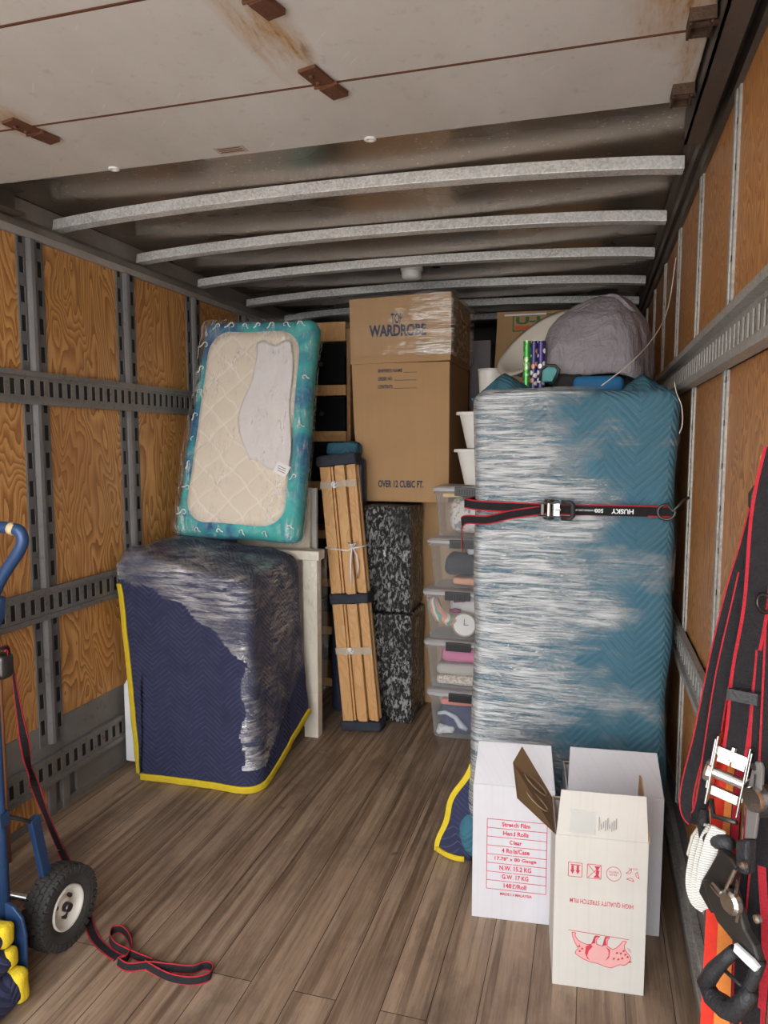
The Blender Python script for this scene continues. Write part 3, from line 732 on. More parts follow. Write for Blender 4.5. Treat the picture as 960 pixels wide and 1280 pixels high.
for i, s in enumerate(("SHIPPER'S NAME", 'ORDER NO.', 'CONTENTS')):
    y = 461.5 + i * 10; tpx('printed_text', s, 472.5, y, (503, 491, 491)[i], y + 4.5, YW, MT['blue_ink'], t, .02, .003)
    a = PY((503, 491, 491)[i] + 1.5, y + 4.2, YW); b = PY(521, y + 4.2, YW)
    obj('printed_line', M().box(a.x, b.x, YW - .002, YW - .0012, a.z, a.z + .0022), MT['blue_ink'], t)
tpx('printed_text', 'OVER 12 CUBIC FT.', 473, 600, 529.5, 609, YW, MT['blue_ink'], t, .03, .003)
t = tag(obj('cardboard_carton', M().box(-.92, -.42, 3.96, 4.40, 0, 1.178), MT['card'], bevel=.004), 'plain brown carton standing on the floor behind the clear totes', 'box')
# ------------------------------------------------------------------ black wrapped boxes
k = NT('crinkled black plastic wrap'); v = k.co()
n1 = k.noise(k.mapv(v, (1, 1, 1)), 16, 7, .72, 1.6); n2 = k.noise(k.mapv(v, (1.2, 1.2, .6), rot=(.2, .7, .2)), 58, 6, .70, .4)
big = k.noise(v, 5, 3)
msk = k.mt('MULTIPLY', k.rng(n2, .50, .62), k.rng(big, .36, .58, .12, 1))  # bright crinkle mask paints doorway highlights into the black base colour
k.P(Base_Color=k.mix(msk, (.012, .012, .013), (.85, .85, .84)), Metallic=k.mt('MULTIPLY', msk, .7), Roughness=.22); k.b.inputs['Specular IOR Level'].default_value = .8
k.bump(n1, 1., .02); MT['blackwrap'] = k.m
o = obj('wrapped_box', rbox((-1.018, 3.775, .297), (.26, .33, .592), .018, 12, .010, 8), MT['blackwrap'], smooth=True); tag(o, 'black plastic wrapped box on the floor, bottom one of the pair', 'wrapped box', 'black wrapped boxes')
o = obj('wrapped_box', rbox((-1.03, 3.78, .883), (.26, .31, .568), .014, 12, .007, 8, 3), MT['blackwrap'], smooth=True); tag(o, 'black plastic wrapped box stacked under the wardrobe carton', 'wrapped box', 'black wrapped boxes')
# dark wrapped panel and teal cloth
o = obj('wrapped_bundle', rbox((-1.265, 3.70, .71), (.20, .07, 1.42), .03, 14, .012, 6), film('dark film bundle', 30, 10, 5, 1, 1, .4, .6, .3, None, (.045, .06, .10)), smooth=True); tag(o, 'narrow dark film-wrapped bundle standing behind the slat bundle', 'wrapped bundle')
ms = rbox((-1.29, 3.70, 1.462), (.19, .12, .075), .03, 12, .014, 14); o = obj('folded_cloth', ms, MT['teal'], smooth=True); tag(o, 'small teal folded cloth above the dark end of the slat bundle', 'cloth')

# ------------------------------------------------------------------ bundle of bed slats
B0, B1 = V((-1.115, 3.455, .004)), V((-1.268, 3.515, 1.44))
ez = (B1 - B0).normalized(); ex = V((1, -.05, 0)); ex = (ex - ez * ex.dot(ez)).normalized(); ey = ez.cross(ex)
t = thing('slat_bundle', 'bundle of pale wooden bed slats with charcoal felt ends leaning upright', 'bed slats', B0, Matrix((ex, ey, ez)).transposed().to_euler())
for x0, x1, y0 in ((-.100, -.042, 0), (-.041, -.031, .012), (-.028, -.018, .022), (-.012, .038, -.004), (.040, .052, .024), (.055, .076, .012), (.079, .096, .004), (-.095, -.035, .05), (-.02, .04, .05), (.045, .095, .05)):
    obj('slat', M().box(x0, x1, y0, y0 + .018, .012, 1.43), MT['wood'], t, local=True, bevel=.002)
for z0, z1, s in ((.0, .05, 1.03), (.665, .72, 1.0), (1.385, 1.445, 1.03)):
    ms = rbox((0, .03, (z0 + z1) / 2), (.215 * s, .10, z1 - z0), .012, 12, .006, 20); obj('felt_band', ms, MT['felt'], t, smooth=True, local=True, label='charcoal felt band')
tm = clearplastic('clear packing tape', (.8, .72, .6), .3, .15)
for z in (1.29, .42):
    obj('packing_tape', M().box(-.103, .10, -.0065, -.0055, z - .018, z + .018), tm, t, local=True)
    ms = M(); rr = random.Random(int(z * 10))
    for i in range(12):
        a = rr.uniform(0, 6.28); ms.tube([(-.02, -.009, z), (-.02 + .012 * math.cos(a), -.016, z + .012 * math.sin(a)), (-.02 + .018 * math.cos(a + .7), -.011, z + .018 * math.sin(a + .7))], .0025, 5)
    obj('crumpled_tape', ms, MT['whitepaint'], t, local=True)
ms = M(); ms.tube([(-.104, -.004, .965), (-.05, -.008, .955), (.02, -.012, .945), (.05, -.012, .955), (.10, -.006, .96), (.103, .06, .96), (0, .085, .96), (-.104, .07, .965), (-.104, -.004, .965)], .0045, 6)
ms.tube([(.045, -.014, .96), (.035, -.018, .90), (.028, -.016, .84), (.022, -.014, .77)], .005, 6); ms.tube([(.05, -.014, .96), (.07, -.02, .92), (.072, -.018, .86), (.062, -.016, .80), (.068, -.016, .845)], .004, 6)
ms.tube([(.048, -.014, .962), (.03, -.018, .985), (.05, -.02, .972), (.075, -.018, .985), (.05, -.014, .96)], .004, 6)
obj('tie_cord', ms, MT['whitepaint'], t, smooth=True, local=True, label='white fabric tie')

# ------------------------------------------------------------------ clear totes and what they hold
def tote(x0, z0, y0, wd, lab, latch=True):
    t = thing('storage_tote', lab, 'storage tote', (x0 + wd / 2, y0 + .13, z0), group='clear lidded totes in the stack')
    ms = M(); h = .225; i = .028
    loft(ms, [(x0 + i, x0 + wd - i, y0 + i, y0 + .255, z0 + .002, .03), (x0 + .008, x0 + wd - .008, y0 + .008, y0 + .268, z0 + h, .035)], capt=False)
    loft(ms, [(x0 + .008, x0 + wd - .008, y0 + .008, y0 + .268, z0 + h, .035), (x0 + .0, x0 + wd, y0 + 0, y0 + .272, z0 + h, .035), (x0 + .0, x0 + wd, y0 + 0, y0 + .272, z0 + h - .012, .035)], cap=False, capt=False)
    obj('tote_body', ms, MT['clear'], t, smooth=False)
    ms = M(); loft(ms, [(x0 - .006, x0 + wd + .006, y0 - .006, y0 + .276, z0 + h + .003, .04), (x0 - .006, x0 + wd + .006, y0 - .006, y0 + .276, z0 + h + .017, .04), (x0 + .01, x0 + wd - .01, y0 + .012, y0 + .26, z0 + h + .026, .04)])
    obj('lid', ms, MT['clearlid'], t)
    if latch:
        ms = M().box(x0 + .115, x0 + .24, y0 - .02, y0 - .006, z0 + h - .018, z0 + h + .024)
        for q in range(9): ms.box(x0 + .122 + q * .0125, x0 + .129 + q * .0125, y0 - .024, y0 - .02, z0 + h - .012, z0 + h + .014)
        obj('latch', ms, MT['darkplastic'], t, bevel=.0015, label='black ribbed latch')
    return t
def lump(name, c, size, mat, lab, cat, amp=.02, ns=12., r=.4, seed=0., grp='things inside the clear totes'):
    o = obj(name, rbox(c, size, min(size) * r, 12, amp, ns, seed), mat, smooth=True); tag(o, lab, cat, grp); return o
cl = lambda n, c, b=.5: plain(n, c, .85, 0, b, 30, .25)
names = ['navy and white clothes, lowest of the stack', 'pink and cream cloths, second from the floor', 'a striped bag and clock, third from the floor', 'dark and peach clothes, fourth from the floor', 'patterned white cloth, topmost of the stack']
TX = [(-.772, .0, 3.47), (-.790, .258, 3.475), (-.795, .516, 3.47), (-.776, .774, 3.48), (-.755, 1.032, 3.49)]
for nme, (x, z, y) in zip(names, TX): tote(x, z, y, .42, 'clear plastic tote holding ' + nme)
def inside(i, dx, dz, sx, sz, dy=-.01, sy=.19):      # helper: centre & size inside tote i
    x, z, y = TX[i]; return (x + dx, y + .05 + sy / 2 + dy, z + dz), (sx, sy, sz)
c, s = inside(0, .20, .085, .31, .15); lump('folded_clothes', c, s, cl('navy cloth', (.03, .045, .13)), 'navy folded clothes inside the lowest tote', 'clothes')
c, s = inside(0, .21, .182, .29, .028); lump('folded_clothes', c, s, cl('coral cloth', (.80, .25, .19)), 'coral cloth lying on top inside the lowest tote', 'clothes', .006)
ms = M(); x, z, y = TX[0]
ms.tube([(x + .05, y + .038, z + .12), (x + .09, y + .036, z + .13), (x + .14, y + .035, z + .11), (x + .17, y + .035, z + .07), (x + .20, y + .04, z + .05)], [.008, .011, .013, .018, .012], 8)
tag(obj('white_sleeve', ms, cl('pale grey cloth', (.62, .66, .74)), smooth=True), 'pale curling sleeve against the front of the lowest tote', 'clothes', 'things inside the clear totes')
o = lump('crumpled_cloth', (x + .09, y + .05, z + .035), (.09, .03, .04), cl('white cloth', (.78, .78, .78)), 'small white crumpled cloth low in the lowest tote', 'clothes', .012, 40)
c, s = inside(1, .22, .165, .28, .075); lump('folded_clothes', c, s, cl('pink cloth', (.72, .20, .38)), 'pink cloth on top inside the second tote', 'clothes', .010, 16)
c, s = inside(1, .21, .093, .31, .055); lump('folded_clothes', c, s, cl('grey cream cloth', (.52, .49, .44)), 'greyish cream cloth inside the second tote', 'clothes', .006)
k = NT('speckled knit'); v = k.co(); q = k.vor(v, 150, 1); k.P(Base_Color=k.mix(k.n('SeparateColor', {0: q}).outputs[0], (.42, .33, .24), (.80, .72, .62)), Roughness=.9); MT['knit'] = k.m
c, s = inside(1, .21, .035, .31, .05); lump('knitted_blanket', c, s, MT['knit'], 'speckled beige knit at the bottom of the second tote', 'clothes', .008)
k = NT('striped cloth'); v = k.co(); x_, y_, z_ = k.xyz(v); f = k.mt('FRACT', k.mt('MULTIPLY', k.mt('ADD', x_, k.mt('MULTIPLY', k.noise(v, 4, 2), .4)), 24))
k.P(Base_Color=k.mix(k.rng(f, .3, .35), (.75, .33, .26), k.mix(k.rng(f, .6, .65), (.72, .66, .55), (.22, .38, .30))), Roughness=.85); MT['stripe'] = k.m
x, z, y = TX[2]
ms = M(); ms.tube([(x + .035, y + .06, z + .2), (x + .05, y + .055, z + .15), (x + .08, y + .05, z + .11), (x + .13, y + .05, z + .09), (x + .17, y + .06, z + .095)], [.03, .034, .036, .032, .02], 10)
tag(obj('striped_cloth', ms, MT['stripe'], smooth=True), 'rolled cloth with coral and green stripes inside the third tote', 'clothes', 'things inside the clear totes')
c, s = inside(2, .24, .16, .24, .10, .02, .15); lump('white_cloth', c, s, cl('soft white cloth', (.66, .63, .64)), 'soft white cloth behind the clock in the third tote', 'clothes', .02)
t = thing('round_clock', 'small round white dial in the third tote from the floor', 'clock', (x + .205, y + .04, z + .075), group='things inside the clear totes')
obj('clock_case', M().lathe([(0, .012), (.062, .012), (.066, .0), (.062, -.006), (.055, -.004)], (x + .205, y + .04, z + .075), (0, 1, 0), 28), plain('brown clock rim', (.35, .25, .18), .5), t)
obj('dial', M().lathe([(.0, -.003), (.055, -.004), (.055, .002)], (x + .205, y + .04, z + .075), (0, 1, 0), 28), MT['whiteplastic'], t)
ms = M().obox((x + .205, y + .034, z + .088), (.0015, 0, 0), (0, .0006, 0), (0, 0, .016)).obox((x + .214, y + .034, z + .075), (.012, 0, 0), (0, .0006, 0), (0, 0, .0015)); obj('clock_hand', ms, MT['darkplastic'], t)
for a, b, q in ((.15, .19, .3), (.13, .14, .1)):
    ms = M(); ms.tube([(x + a, y + .045, z + b), (x + a + .03, y + .04, z + b + .012 * q * 3), (x + a + .055, y + .045, z + b + .02 * q)], [.008, .013, .008], 8)
    tag(obj('hair_tie', ms, cl('wine cloth', (.22, .03, .09)), smooth=True), 'small wine red cloth piece ' + ('highest' if b > .15 else 'lower') + ' in the third tote', 'accessory', 'things inside the clear totes')
c, s = inside(3, .22, .112, .29, .10); lump('folded_clothes', c, s, cl('charcoal cloth', (.035, .04, .055)), 'charcoal folded clothes inside the fourth tote', 'clothes', .010)
c, s = inside(3, .24, .032, .24, .035); lump('folded_clothes', c, s, cl('peach cloth', (.80, .42, .28)), 'peach folded cloth at the bottom of the fourth tote', 'clothes', .006)
c, s = inside(3, .235, .185, .09, .05, 0, .10); lump('small_bag', c, s, cl('pale pouch', (.6, .62, .64)), 'pale pouch on dark clothes in the fourth tote', 'pouch')
k = NT('mottled patterned cloth'); v = k.co(); n1 = k.noise(v, 38, 4, .7); n2 = k.noise(v, 9, 2)
k.P(Base_Color=k.mix(k.rng(n1, .52, .57), (.72, .68, .64), k.mix(k.rng(n2, .4, .6), (.25, .27, .34), (.5, .35, .22))), Roughness=.85)
c, s = inside(4, .215, .10, .30, .185); lump('patterned_cloth', c, s, k.m, 'patterned white cloth filling the topmost tote', 'clothes', .01)
c, s = inside(4, .09, .205, .09, .02, -.01, .1); lump('paper_pad', c, s, plain('yellow pad', (.80, .55, .22), .7), 'yellow pad at the upper left of the topmost tote', 'paper', .002)
# white tubs nested on the top tote
def tub(z, x0, lab):
    t = thing('plastic_tub', lab, 'tub', (x0 + .15, 3.7, z), group='white tubs on the totes')
    ms = M(); loft(ms, [(x0 + .05, x0 + .30, 3.58, 3.80, z, .04), (x0 + .015, x0 + .335, 3.55, 3.84, z + .165, .05), (x0, x0 + .35, 3.535, 3.855, z + .165, .05), (x0, x0 + .35, 3.535, 3.855, z + .180, .05), (x0 + .02, x0 + .33, 3.555, 3.835, z + .178, .05), (x0 + .055, x0 + .295, 3.585, 3.795, z + .01, .04)], n=5)
    obj('tub_body', ms, MT['whiteplastic'], t); return t
tub(1.287, -.665, 'white plastic tub with flared rim on the topmost clear tote'); tub(1.470, -.655, 'upper white plastic tub nested above another tub')
# stuff behind, high up in the gap right of the wardrobe carton
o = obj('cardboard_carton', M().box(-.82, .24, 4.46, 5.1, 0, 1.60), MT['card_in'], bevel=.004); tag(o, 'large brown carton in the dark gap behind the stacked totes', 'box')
t = thing('moving_box', 'brown cardboard moving box with green and orange print near the roof', 'box', (-.30, 4.7, 1.6))
YB = 4.52; a = PY(622, 390, YB)
obj('box_body', M().slab([(a.x, YB, a.z), (a.x + .60, YB, a.z - .01), (a.x + .60, YB, 1.601), (a.x - .03, YB, 1.601)], (0, .45, 0)), MT['card'], t, bevel=.003)
ms = M(); p = PY(641, 394, YB)
G = .004
def ringrect(ms, x0, x1, z0, z1, w, Y, m=0):
    for q in ((x0, x1, z0, z0 + w), (x0, x1, z1 - w, z1), (x0, x0 + w, z0, z1), (x1 - w, x1, z0, z1)): ms.box(q[0], q[1], Y - .001, Y, q[2], q[3], m)
ringrect(ms, p.x, p.x + .24, p.z - .10, p.z, .007, YB - .001)
text_into(ms, 'U-H', (p.x + .02, YB - .0025, p.z - .058), (1, 0, 0), (0, 0, 1), .20, .045, .04)
obj('printed_emblem', ms, plain('green print', (.05, .16, .05), .7), t)
ms = M(); ms.box(p.x + .012, p.x + .22, YB - .0025, YB - .0015, p.z - .090, p.z - .066); obj('printed_band', ms, plain('orange red print', (.62, .12, .03), .7), t)
obj('packing_tape', M().box(p.x - .05, p.x + .20, YB - .0025, YB - .0017, p.z - .005, p.z + .005), MT['whitepaint'], t)
a = PY(592, 425, 4.45)
o = obj('grey_carton', M().box(a.x - .03, a.x + .10, 4.48, 4.80, 1.602, a.z), plain('grey card', (.20, .18, .19), .7), bevel=.003); tag(o, 'small dark grey box in the gap beside the wardrobe carton', 'box')
a = PY(600, 480, 3.63)
t = thing('white_pitcher', 'white curved plastic jug standing in the gap above the tubs', 'jug', (-.53, 3.72, 1.655))
ms = M().lathe([(0, .0), (.045, 0), (.05, .01), (.062, .20), (.066, .215), (.058, .21), (.046, .012), (0, .01)], (-.505, 3.72, 1.655), n=28); obj('jug_body', ms, MT['whiteplastic'], t, smooth=True)
ms = M(); ms.tube([(-.452, 3.70, 1.86), (-.42, 3.69, 1.85), (-.41, 3.69, 1.78), (-.425, 3.69, 1.72), (-.45, 3.70, 1.70)], .011, 8); obj('handle', ms, MT['whiteplastic'], t, smooth=True)
# ------------------------------------------------------------------ teal wrapped appliance
FX0, FX1, FYF = -.392, .258, 2.455
t = thing('wrapped_appliance', 'tall appliance wrapped in a teal quilted blanket and clear stretch film', 'wrapped appliance', (-.06, 2.78, 0))
obj('moving_blanket', rbox((-.06, FYF + .325, .836), (FX1 - FX0, .65, 1.66), .045, 26, .016, 4), MT['teal'], t, smooth=True)
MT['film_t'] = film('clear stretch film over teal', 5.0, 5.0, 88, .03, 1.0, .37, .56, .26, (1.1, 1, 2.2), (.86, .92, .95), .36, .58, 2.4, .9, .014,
                    lambda k, x, y, z: k.mt('ADD', k.mt('MULTIPLY', k.rng(x, -.22, .22), -.36), k.mt('ADD', k.mt('MULTIPLY', k.rng(z, .3, 1.5), .06), .14)))  # whiter to the left and top: sky reflection painted into the film
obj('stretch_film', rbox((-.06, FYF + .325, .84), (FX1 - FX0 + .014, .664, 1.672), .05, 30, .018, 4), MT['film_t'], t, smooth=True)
def tent(cx, y, zb, wl_, wr_, h, d, nm='blanket_fold'):
    ms = M()
    def f(u, v_):
        x = -wl_ + (wl_ + wr_) * u; hh = h * (1 - abs(x) / (wl_ if x < 0 else wr_)) ** .8 if abs(x) < (wl_ if x < 0 else wr_) else 0
        ww = math.sin(math.pi * v_) ** .6; return V((cx + x, y + d * (v_ - .5) + .01 * math.sin(u * 20), zb + hh * ww + .006 * N3(x, v_, h, 20)))
    ms.grid(f, 24, 10); return obj(nm, ms, MT['teal'], t, smooth=True, thick=.008)
tent(-.315, 2.68, 1.655, .09, .13, .095, .2); tent(.16, 2.66, 1.655, .09, .095, .075, .2)
tent(-.36, 2.75, 1.655, .06, .1, .06, .3)
ms = M()
A_, B_, C_, D_ = V((-.385, 2.50, .34)), V((-.505, 2.475, .008)), V((-.375, 2.44, .008)), V((-.365, 2.52, .34))
def fl(u, v_):
    a = A_.lerp(B_, v_) + V((-.02 * math.sin(math.pi * v_), 0, 0)); b = D_.lerp(C_, v_); p = a.lerp(b, u); p.y -= .02 * math.sin(math.pi * u) * v_; p.x += .006 * math.sin(v_ * 12); return p
ms.grid(fl, 14, 24)
t2 = obj('under_blanket', ms, MT['navy'], t, smooth=True, thick=.006, label='navy blanket corner with yellow binding')
ms = M(); band(ms, [fl(0, i / 20) + V((0, -.004, 0)) for i in range(21)], V((1, 0, 0)), .020, .01); band(ms, [fl(i / 6, 1) + V((0, -.006, .008)) for i in range(6)], V((0, 0, 1)), .018, .01)
q = obj('binding', ms, MT['yellow'], None, smooth=True); 
q.data.transform(Matrix.Translation(-t.location)); q.parent = t2
obj('blanket_fold', rbox((-.365, 2.50, .085), (.11, .13, .155), .05, 10, .02, 14), MT['teal'], t, smooth=True)
# ------------------------------------------------------------------ ratchet builder
def ratchet(parent, o, right, up, w, L, dark=False, black_grip=True, nm='ratchet'):
    """o = centre; right/up in the face plane; w = inside width"""
    right, up = V(right).normalized(), V(up).normalized(); nn = right.cross(up) * -1      # nn points to the viewer when right x up points away
    nn = up.cross(right) * -1; steelm = MT['darksteel'] if dark else MT['chrome']; o = V(o)
    if nn.dot(V((0, 0, EYE)) - o) < 0: nn = -nn
    ms = M()
    for s in (-1, 1):
        ms.obox(o + right * s * w * .55, right * .0015, up * L * .5, nn * .012)
        ms.obox(o + right * s * w * .62 + up * L * .08, right * .0015, up * L * .36, nn * .010)
    r_ = obj(nm, ms, steelm, parent, bevel=.001)
    def sub(name, m_, mt, **kw):
        q = obj(name, m_, mt, None, **kw)
        off = parent.location if parent else V((0, 0, 0)); q.data.transform(Matrix.Translation(-off)); q.parent = r_; return q
    ms = M(); a = o - up * L * .05
    ms.tube([a - right * w * .72, a + right * w * .72], .0085, 14); sub('spindle', ms, MT['chrome'], smooth=False)
    for s in (-1, 1):
        ms = M().lathe([(0, .006), (.016, .006), (.018, .0), (.016, -.004), (0, -.004)], a + right * s * w * .70, right, 14); sub('gear', ms, steelm)
    ms = M().obox(o + up * L * .28, right * w * .5, up * L * .06, nn * .004).obox(o + up * L * .22 + right * w * .25, right * w * .22, up * L * .09, nn * .003).obox(o + up * L * .22 - right * w * .25, right * w * .22, up * L * .09, nn * .003)
    ms.tube([o + up * L * .40, o + up * L * .2], .005, 8); sub('pawl', ms, MT['chrome'])
    ms = M().obox(o - up * L * .30, right * w * .5, up * L * .07, nn * .005); sub('cross_plate', ms, steelm, bevel=.002)
    if black_grip:
        ms = M(); g = [o - up * L * .42 + right * w * .62, o - up * L * .62 + right * w * .60 + nn * .01, o - up * L * .68 + right * w * .3 + nn * .012, o - up * L * .68 - right * w * .3 + nn * .012, o - up * L * .62 - right * w * .60 + nn * .01, o - up * L * .42 - right * w * .62]
        ms.tube(g, .010, 10); sub('grip', ms, MT['rubber'], smooth=True)
    return r_
# strap round the appliance
t = thing('ratchet_strap', 'black and red ratchet strap buckled round the teal wrapped appliance', 'strap', (-.06, 2.43, 1.28))
YS = FYF - .026
W3 = [MT['web'], MT['webred']]
up = V((0, 0, 1)); ms = M()
a = PY(706, 637, YS); b = PY(838, 640, YS)
ms.ribbon([PY(695, 636, YS), a, PY(770, 638, YS - .002), b], up, .036, .0025, 1, 0, .12)
l1 = [PY(690, 636, YS), PY(640, 634, YS), PY(600, 632, YS), V((-.415, FYF + .0, 1.292)), V((-.418, FYF + .1, 1.285)), V((-.42, FYF + .35, 1.28))]
ms.ribbon(l1, up, .034, .0025, 1, 0, .12)
l2 = [PY(675, 638, YS - .004), PY(640, 643, YS - .004), PY(608, 650, YS - .004), V((-.413, FYF - .018, 1.235)), V((-.43, FYF + .03, 1.19)), V((-.435, FYF + .08, 1.12))]
ms.ribbon(l2, V((.0, -.2, 1)), .032, .0025, 1, 0, .12)
obj('webbing', ms, W3, t)
ms = M(); sx = PY(718, 638, YS).x; ms.box(sx, PY(810, 638, YS).x, YS - .0035, YS - .002, 1.264, 1.292); obj('sewn_label', ms, MT['web'], t)
ms = M(); e = PY(792, 640, YS - .005); text_into(ms, 'HUSKY', (e.x, YS - .0042, 1.287), (-1, 0, 0), (0, 0, -1), .068, .016, .03)
e = PY(754, 640, YS - .005); text_into(ms, '500', (e.x, YS - .0042, 1.286), (-1, 0, 0), (0, 0, -1), .026, .013, .02)
e = PY(745, 640, YS - .005); text_into(ms, 'LBS WORKING LOAD LIMIT', (e.x, YS - .0042, 1.283), (-1, 0, 0), (0, 0, -1), .07, .006, .0)
obj('lettering', ms, MT['whitepaint'], t)
rc = PY(688, 637, YS - .012)
ratchet(t, rc, (0, 0, 1), (1, 0, 0), .040, .085, True, False)
ms = M(); g = rc + V((.052, -.02, 0)); ms.tube([g + V((-.015, .01, .026)), g + V((.014, 0, .026)), g + V((.020, 0, .018)), g + V((.020, 0, -.018)), g + V((.014, 0, -.026)), g + V((-.015, .01, -.026))], .008, 10); obj('grip', ms, MT['rubber'], t, smooth=True)
ms = M(); hx, hy, hz = b.x, YS - .004, b.z
pts = [V((hx - .012 + .026 * math.cos(q), hy, hz + .024 * math.sin(q))) for q in [math.radians(d) for d in range(40, 400, 24)]]
pts = [V((hx + .055, hy + .02, hz + .045)), V((hx + .036, hy + .01, hz + .038)), V((hx + .024, hy, hz + .022))] + [V((hx + .006, hy, hz + .002))] + pts[2:]
ms.tube(pts, .0048, 8); obj('hook', ms, MT['darksteel'], t, smooth=True, label='black wire hook')

# ------------------------------------------------------------------ things heaped on the teal appliance
def cloth_dome():
    ms = M(); secs = [(1.70, .205, .185, -.002, 0), (1.76, .208, .19, 0., 0), (1.83, .196, .18, .005, 0), (1.89, .178, .165, .012, 0), (1.94, .150, .145, .02, 0), (1.985, .112, .11, .03, 0), (2.012, .078, .08, .04, 0), (2.03, .045, .05, .045, 0), (2.036, .012, .012, .045, 0)]
    n = 72
    def f(u, v_):
        a = u * 2 * math.pi; q = v_ * (len(secs) - 1); i = min(int(q), len(secs) - 2); s0, s1 = secs[i], secs[i + 1]; w_ = q - i
        z, rx, ry, cx = [s0[j] + (s1[j] - s0[j]) * w_ for j in range(4)]
        ca, sa = math.cos(a), math.sin(a); x = rx * (abs(ca) ** .85) * (1 if ca > 0 else -1); y = ry * (abs(sa) ** .85) * (1 if sa > 0 else -1)
        fold = 1 + .05 * math.sin(a * 5 + v_ * 3) * (1 - v_ * .6) + .07 * N3(ca * 1.4, sa * 1.4, v_ * 1.5, 2.2) + .012 * math.sin(a * 17 + v_ * 9)
        hem = .055 * max(0, math.cos(a - math.radians(235))) ** 2 + .02 * math.sin(a * 4)
        return V((cx + x * fold, 2.84 + y * fold, z + hem * (1 - v_) ** 2))
    ms.grid(f, n, 56); return ms
k = NT('mauve grey nylon'); v = k.co(); n1 = k.noise(v, 4, 5, .6, .8); k.P(Base_Color=k.mix(n1, (.185, .165, .185), (.25, .225, .245)), Roughness=.55); k.bump(k.mt('ADD', k.noise(v, 9, 5, .6, 1.2), k.mt('MULTIPLY', k.noise(k.mapv(v, (3, 3, 1), rot=(.2, .5, 0)), 12, 2, .5, 1.), .4)), .8, .02)
t = thing('fabric_canopy', 'grey crumpled nylon hood heaped on the teal wrapped appliance', 'canopy', (0, 2.84, 1.7))
obj('hood', cloth_dome(), k.m, t, smooth=True, thick=.004)
ms = M(); ms.grid(lambda u, v_: V((-.012 + .13 * u + .02 * math.sin(v_ * 3), 2.76 + .02 * math.sin(u * 6), 1.985 + .055 * math.sin(math.pi * min(1, u * 1.1)) ** .7 * v_ - .02 * u)), 16, 8)
obj('hood_peak', ms, k.m, t, smooth=True, thick=.004)
ms = M(); sm = []
for i in range(14):
    q = i / 13; sm.append(V((.13 + .045 * math.sin(q * 3.1) - .10 * q, 2.655 + .03 * (1 - q) + .02 * q * q - .008 , 1.99 - .24 * q)))
t = thing('teal_seat', 'teal rounded seat edge with black lining under the grey hood', 'seat', (-.1, 2.66, 1.68))
ms = M(); ms.tube([PY(675, 476, 2.60), PY(676, 462, 2.60), PY(684, 456, 2.60), PY(694, 457, 2.6), PY(699, 462, 2.60), PY(694, 478, 2.60)], .0045, 8); obj('piping', ms, MT['darkplastic'], t, smooth=True)
pts = [PY(676, 477, 2.61), PY(677, 463, 2.61), PY(684, 458, 2.61), PY(694, 459, 2.61), PY(697, 463, 2.61), PY(690, 477, 2.61)]
obj('cushion', M().slab(pts, (.02, .14, 0)), plain('aqua fabric', (.10, .32, .32), .8), t, bevel=.004)
ms = rbox((-.085, 2.70, 1.705), (.10, .16, .07), .02, 10, .008, 20); obj('lining', ms, plain('black mesh lining', (.012, .012, .013), .8), t, smooth=True)
o = obj('blue_cushion', rbox((.015, 2.665, 1.698), (.17, .14, .055), .022, 12, .008, 12), plain('bright blue fabric', (.01, .13, .30), .7, 0, .3), smooth=True); tag(o, 'bright blue soft item under the hem of the grey hood', 'cushion')
# wrapping paper rolls
k = NT('green foil paper'); v = k.co(); k.P(Base_Color=k.mix(k.rng(k.noise(v, 60, 3), .5, .6), (.04, .28, .05), (.5, .55, .35)), Roughness=.25, Metallic=.4); mg = k.m
def patt(name, a, b, c3):
    k = NT(name); v = k.co(); q = k.vor(v, 42); cc = k.n('SeparateColor', {0: k.vor(v, 42, 1)}).outputs[0]
    k.P(Base_Color=k.mix(k.rng(q, .40, .34), a, k.mix(k.rng(cc, .5, .55), b, c3)), Roughness=.25); return k.m
for i, (px, r, mm, lab) in enumerate(((659, .0135, mg, 'green foil gift wrap roll, leftmost of three upright rolls'), (668, .013, patt('navy snowman paper', (.02, .015, .11), (.75, .70, .65), (.62, .22, .08)), 'navy patterned gift wrap roll between the green roll and another'), (677, .0145, patt('navy star paper', (.025, .015, .13), (.7, .6, .75), (.8, .8, .75)), 'navy and lilac gift wrap roll beside the grey hood'))):
    a = PY(px, 426.5, 2.68); z1 = a.z; t = thing('wrapping_paper_roll', lab, 'gift wrap', (a.x, 2.68, 1.685), group='gift wrap rolls')
    obj('paper_roll', M().lathe([(r, 0), (r, z1 - 1.685), (r * .72, z1 - 1.685)], (a.x, 2.68, 1.685), n=22), mm, t, smooth=False)
    obj('cardboard_core', M().lathe([(r * .7, z1 - 1.80), (r * .7, z1 - 1.683), (r * .6, z1 - 1.683), (r * .6, z1 - 1.80)], (a.x, 2.68, 1.685), n=16), MT['whitepaint'], t)
# beige moulded shell
t = thing('plastic_shell', 'beige curved plastic basin tipped on edge behind the gift wrap rolls', 'basin', (-.22, 2.98, 1.80))
ax = V((-.50, -.62, .50)).normalized(); c0 = PY(672, 430, 2.98)
ax = V((-.53, -.50, .70)).normalized()
obj('shell', M().lathe([(0, -.085), (.09, -.08), (.145, -.045), (.165, .0), (.188, .004), (.188, .010), (.160, .008), (.138, -.038), (.085, -.07), (0, -.075)], c0, ax, 48), MT['beigeplastic'], t, smooth=True)
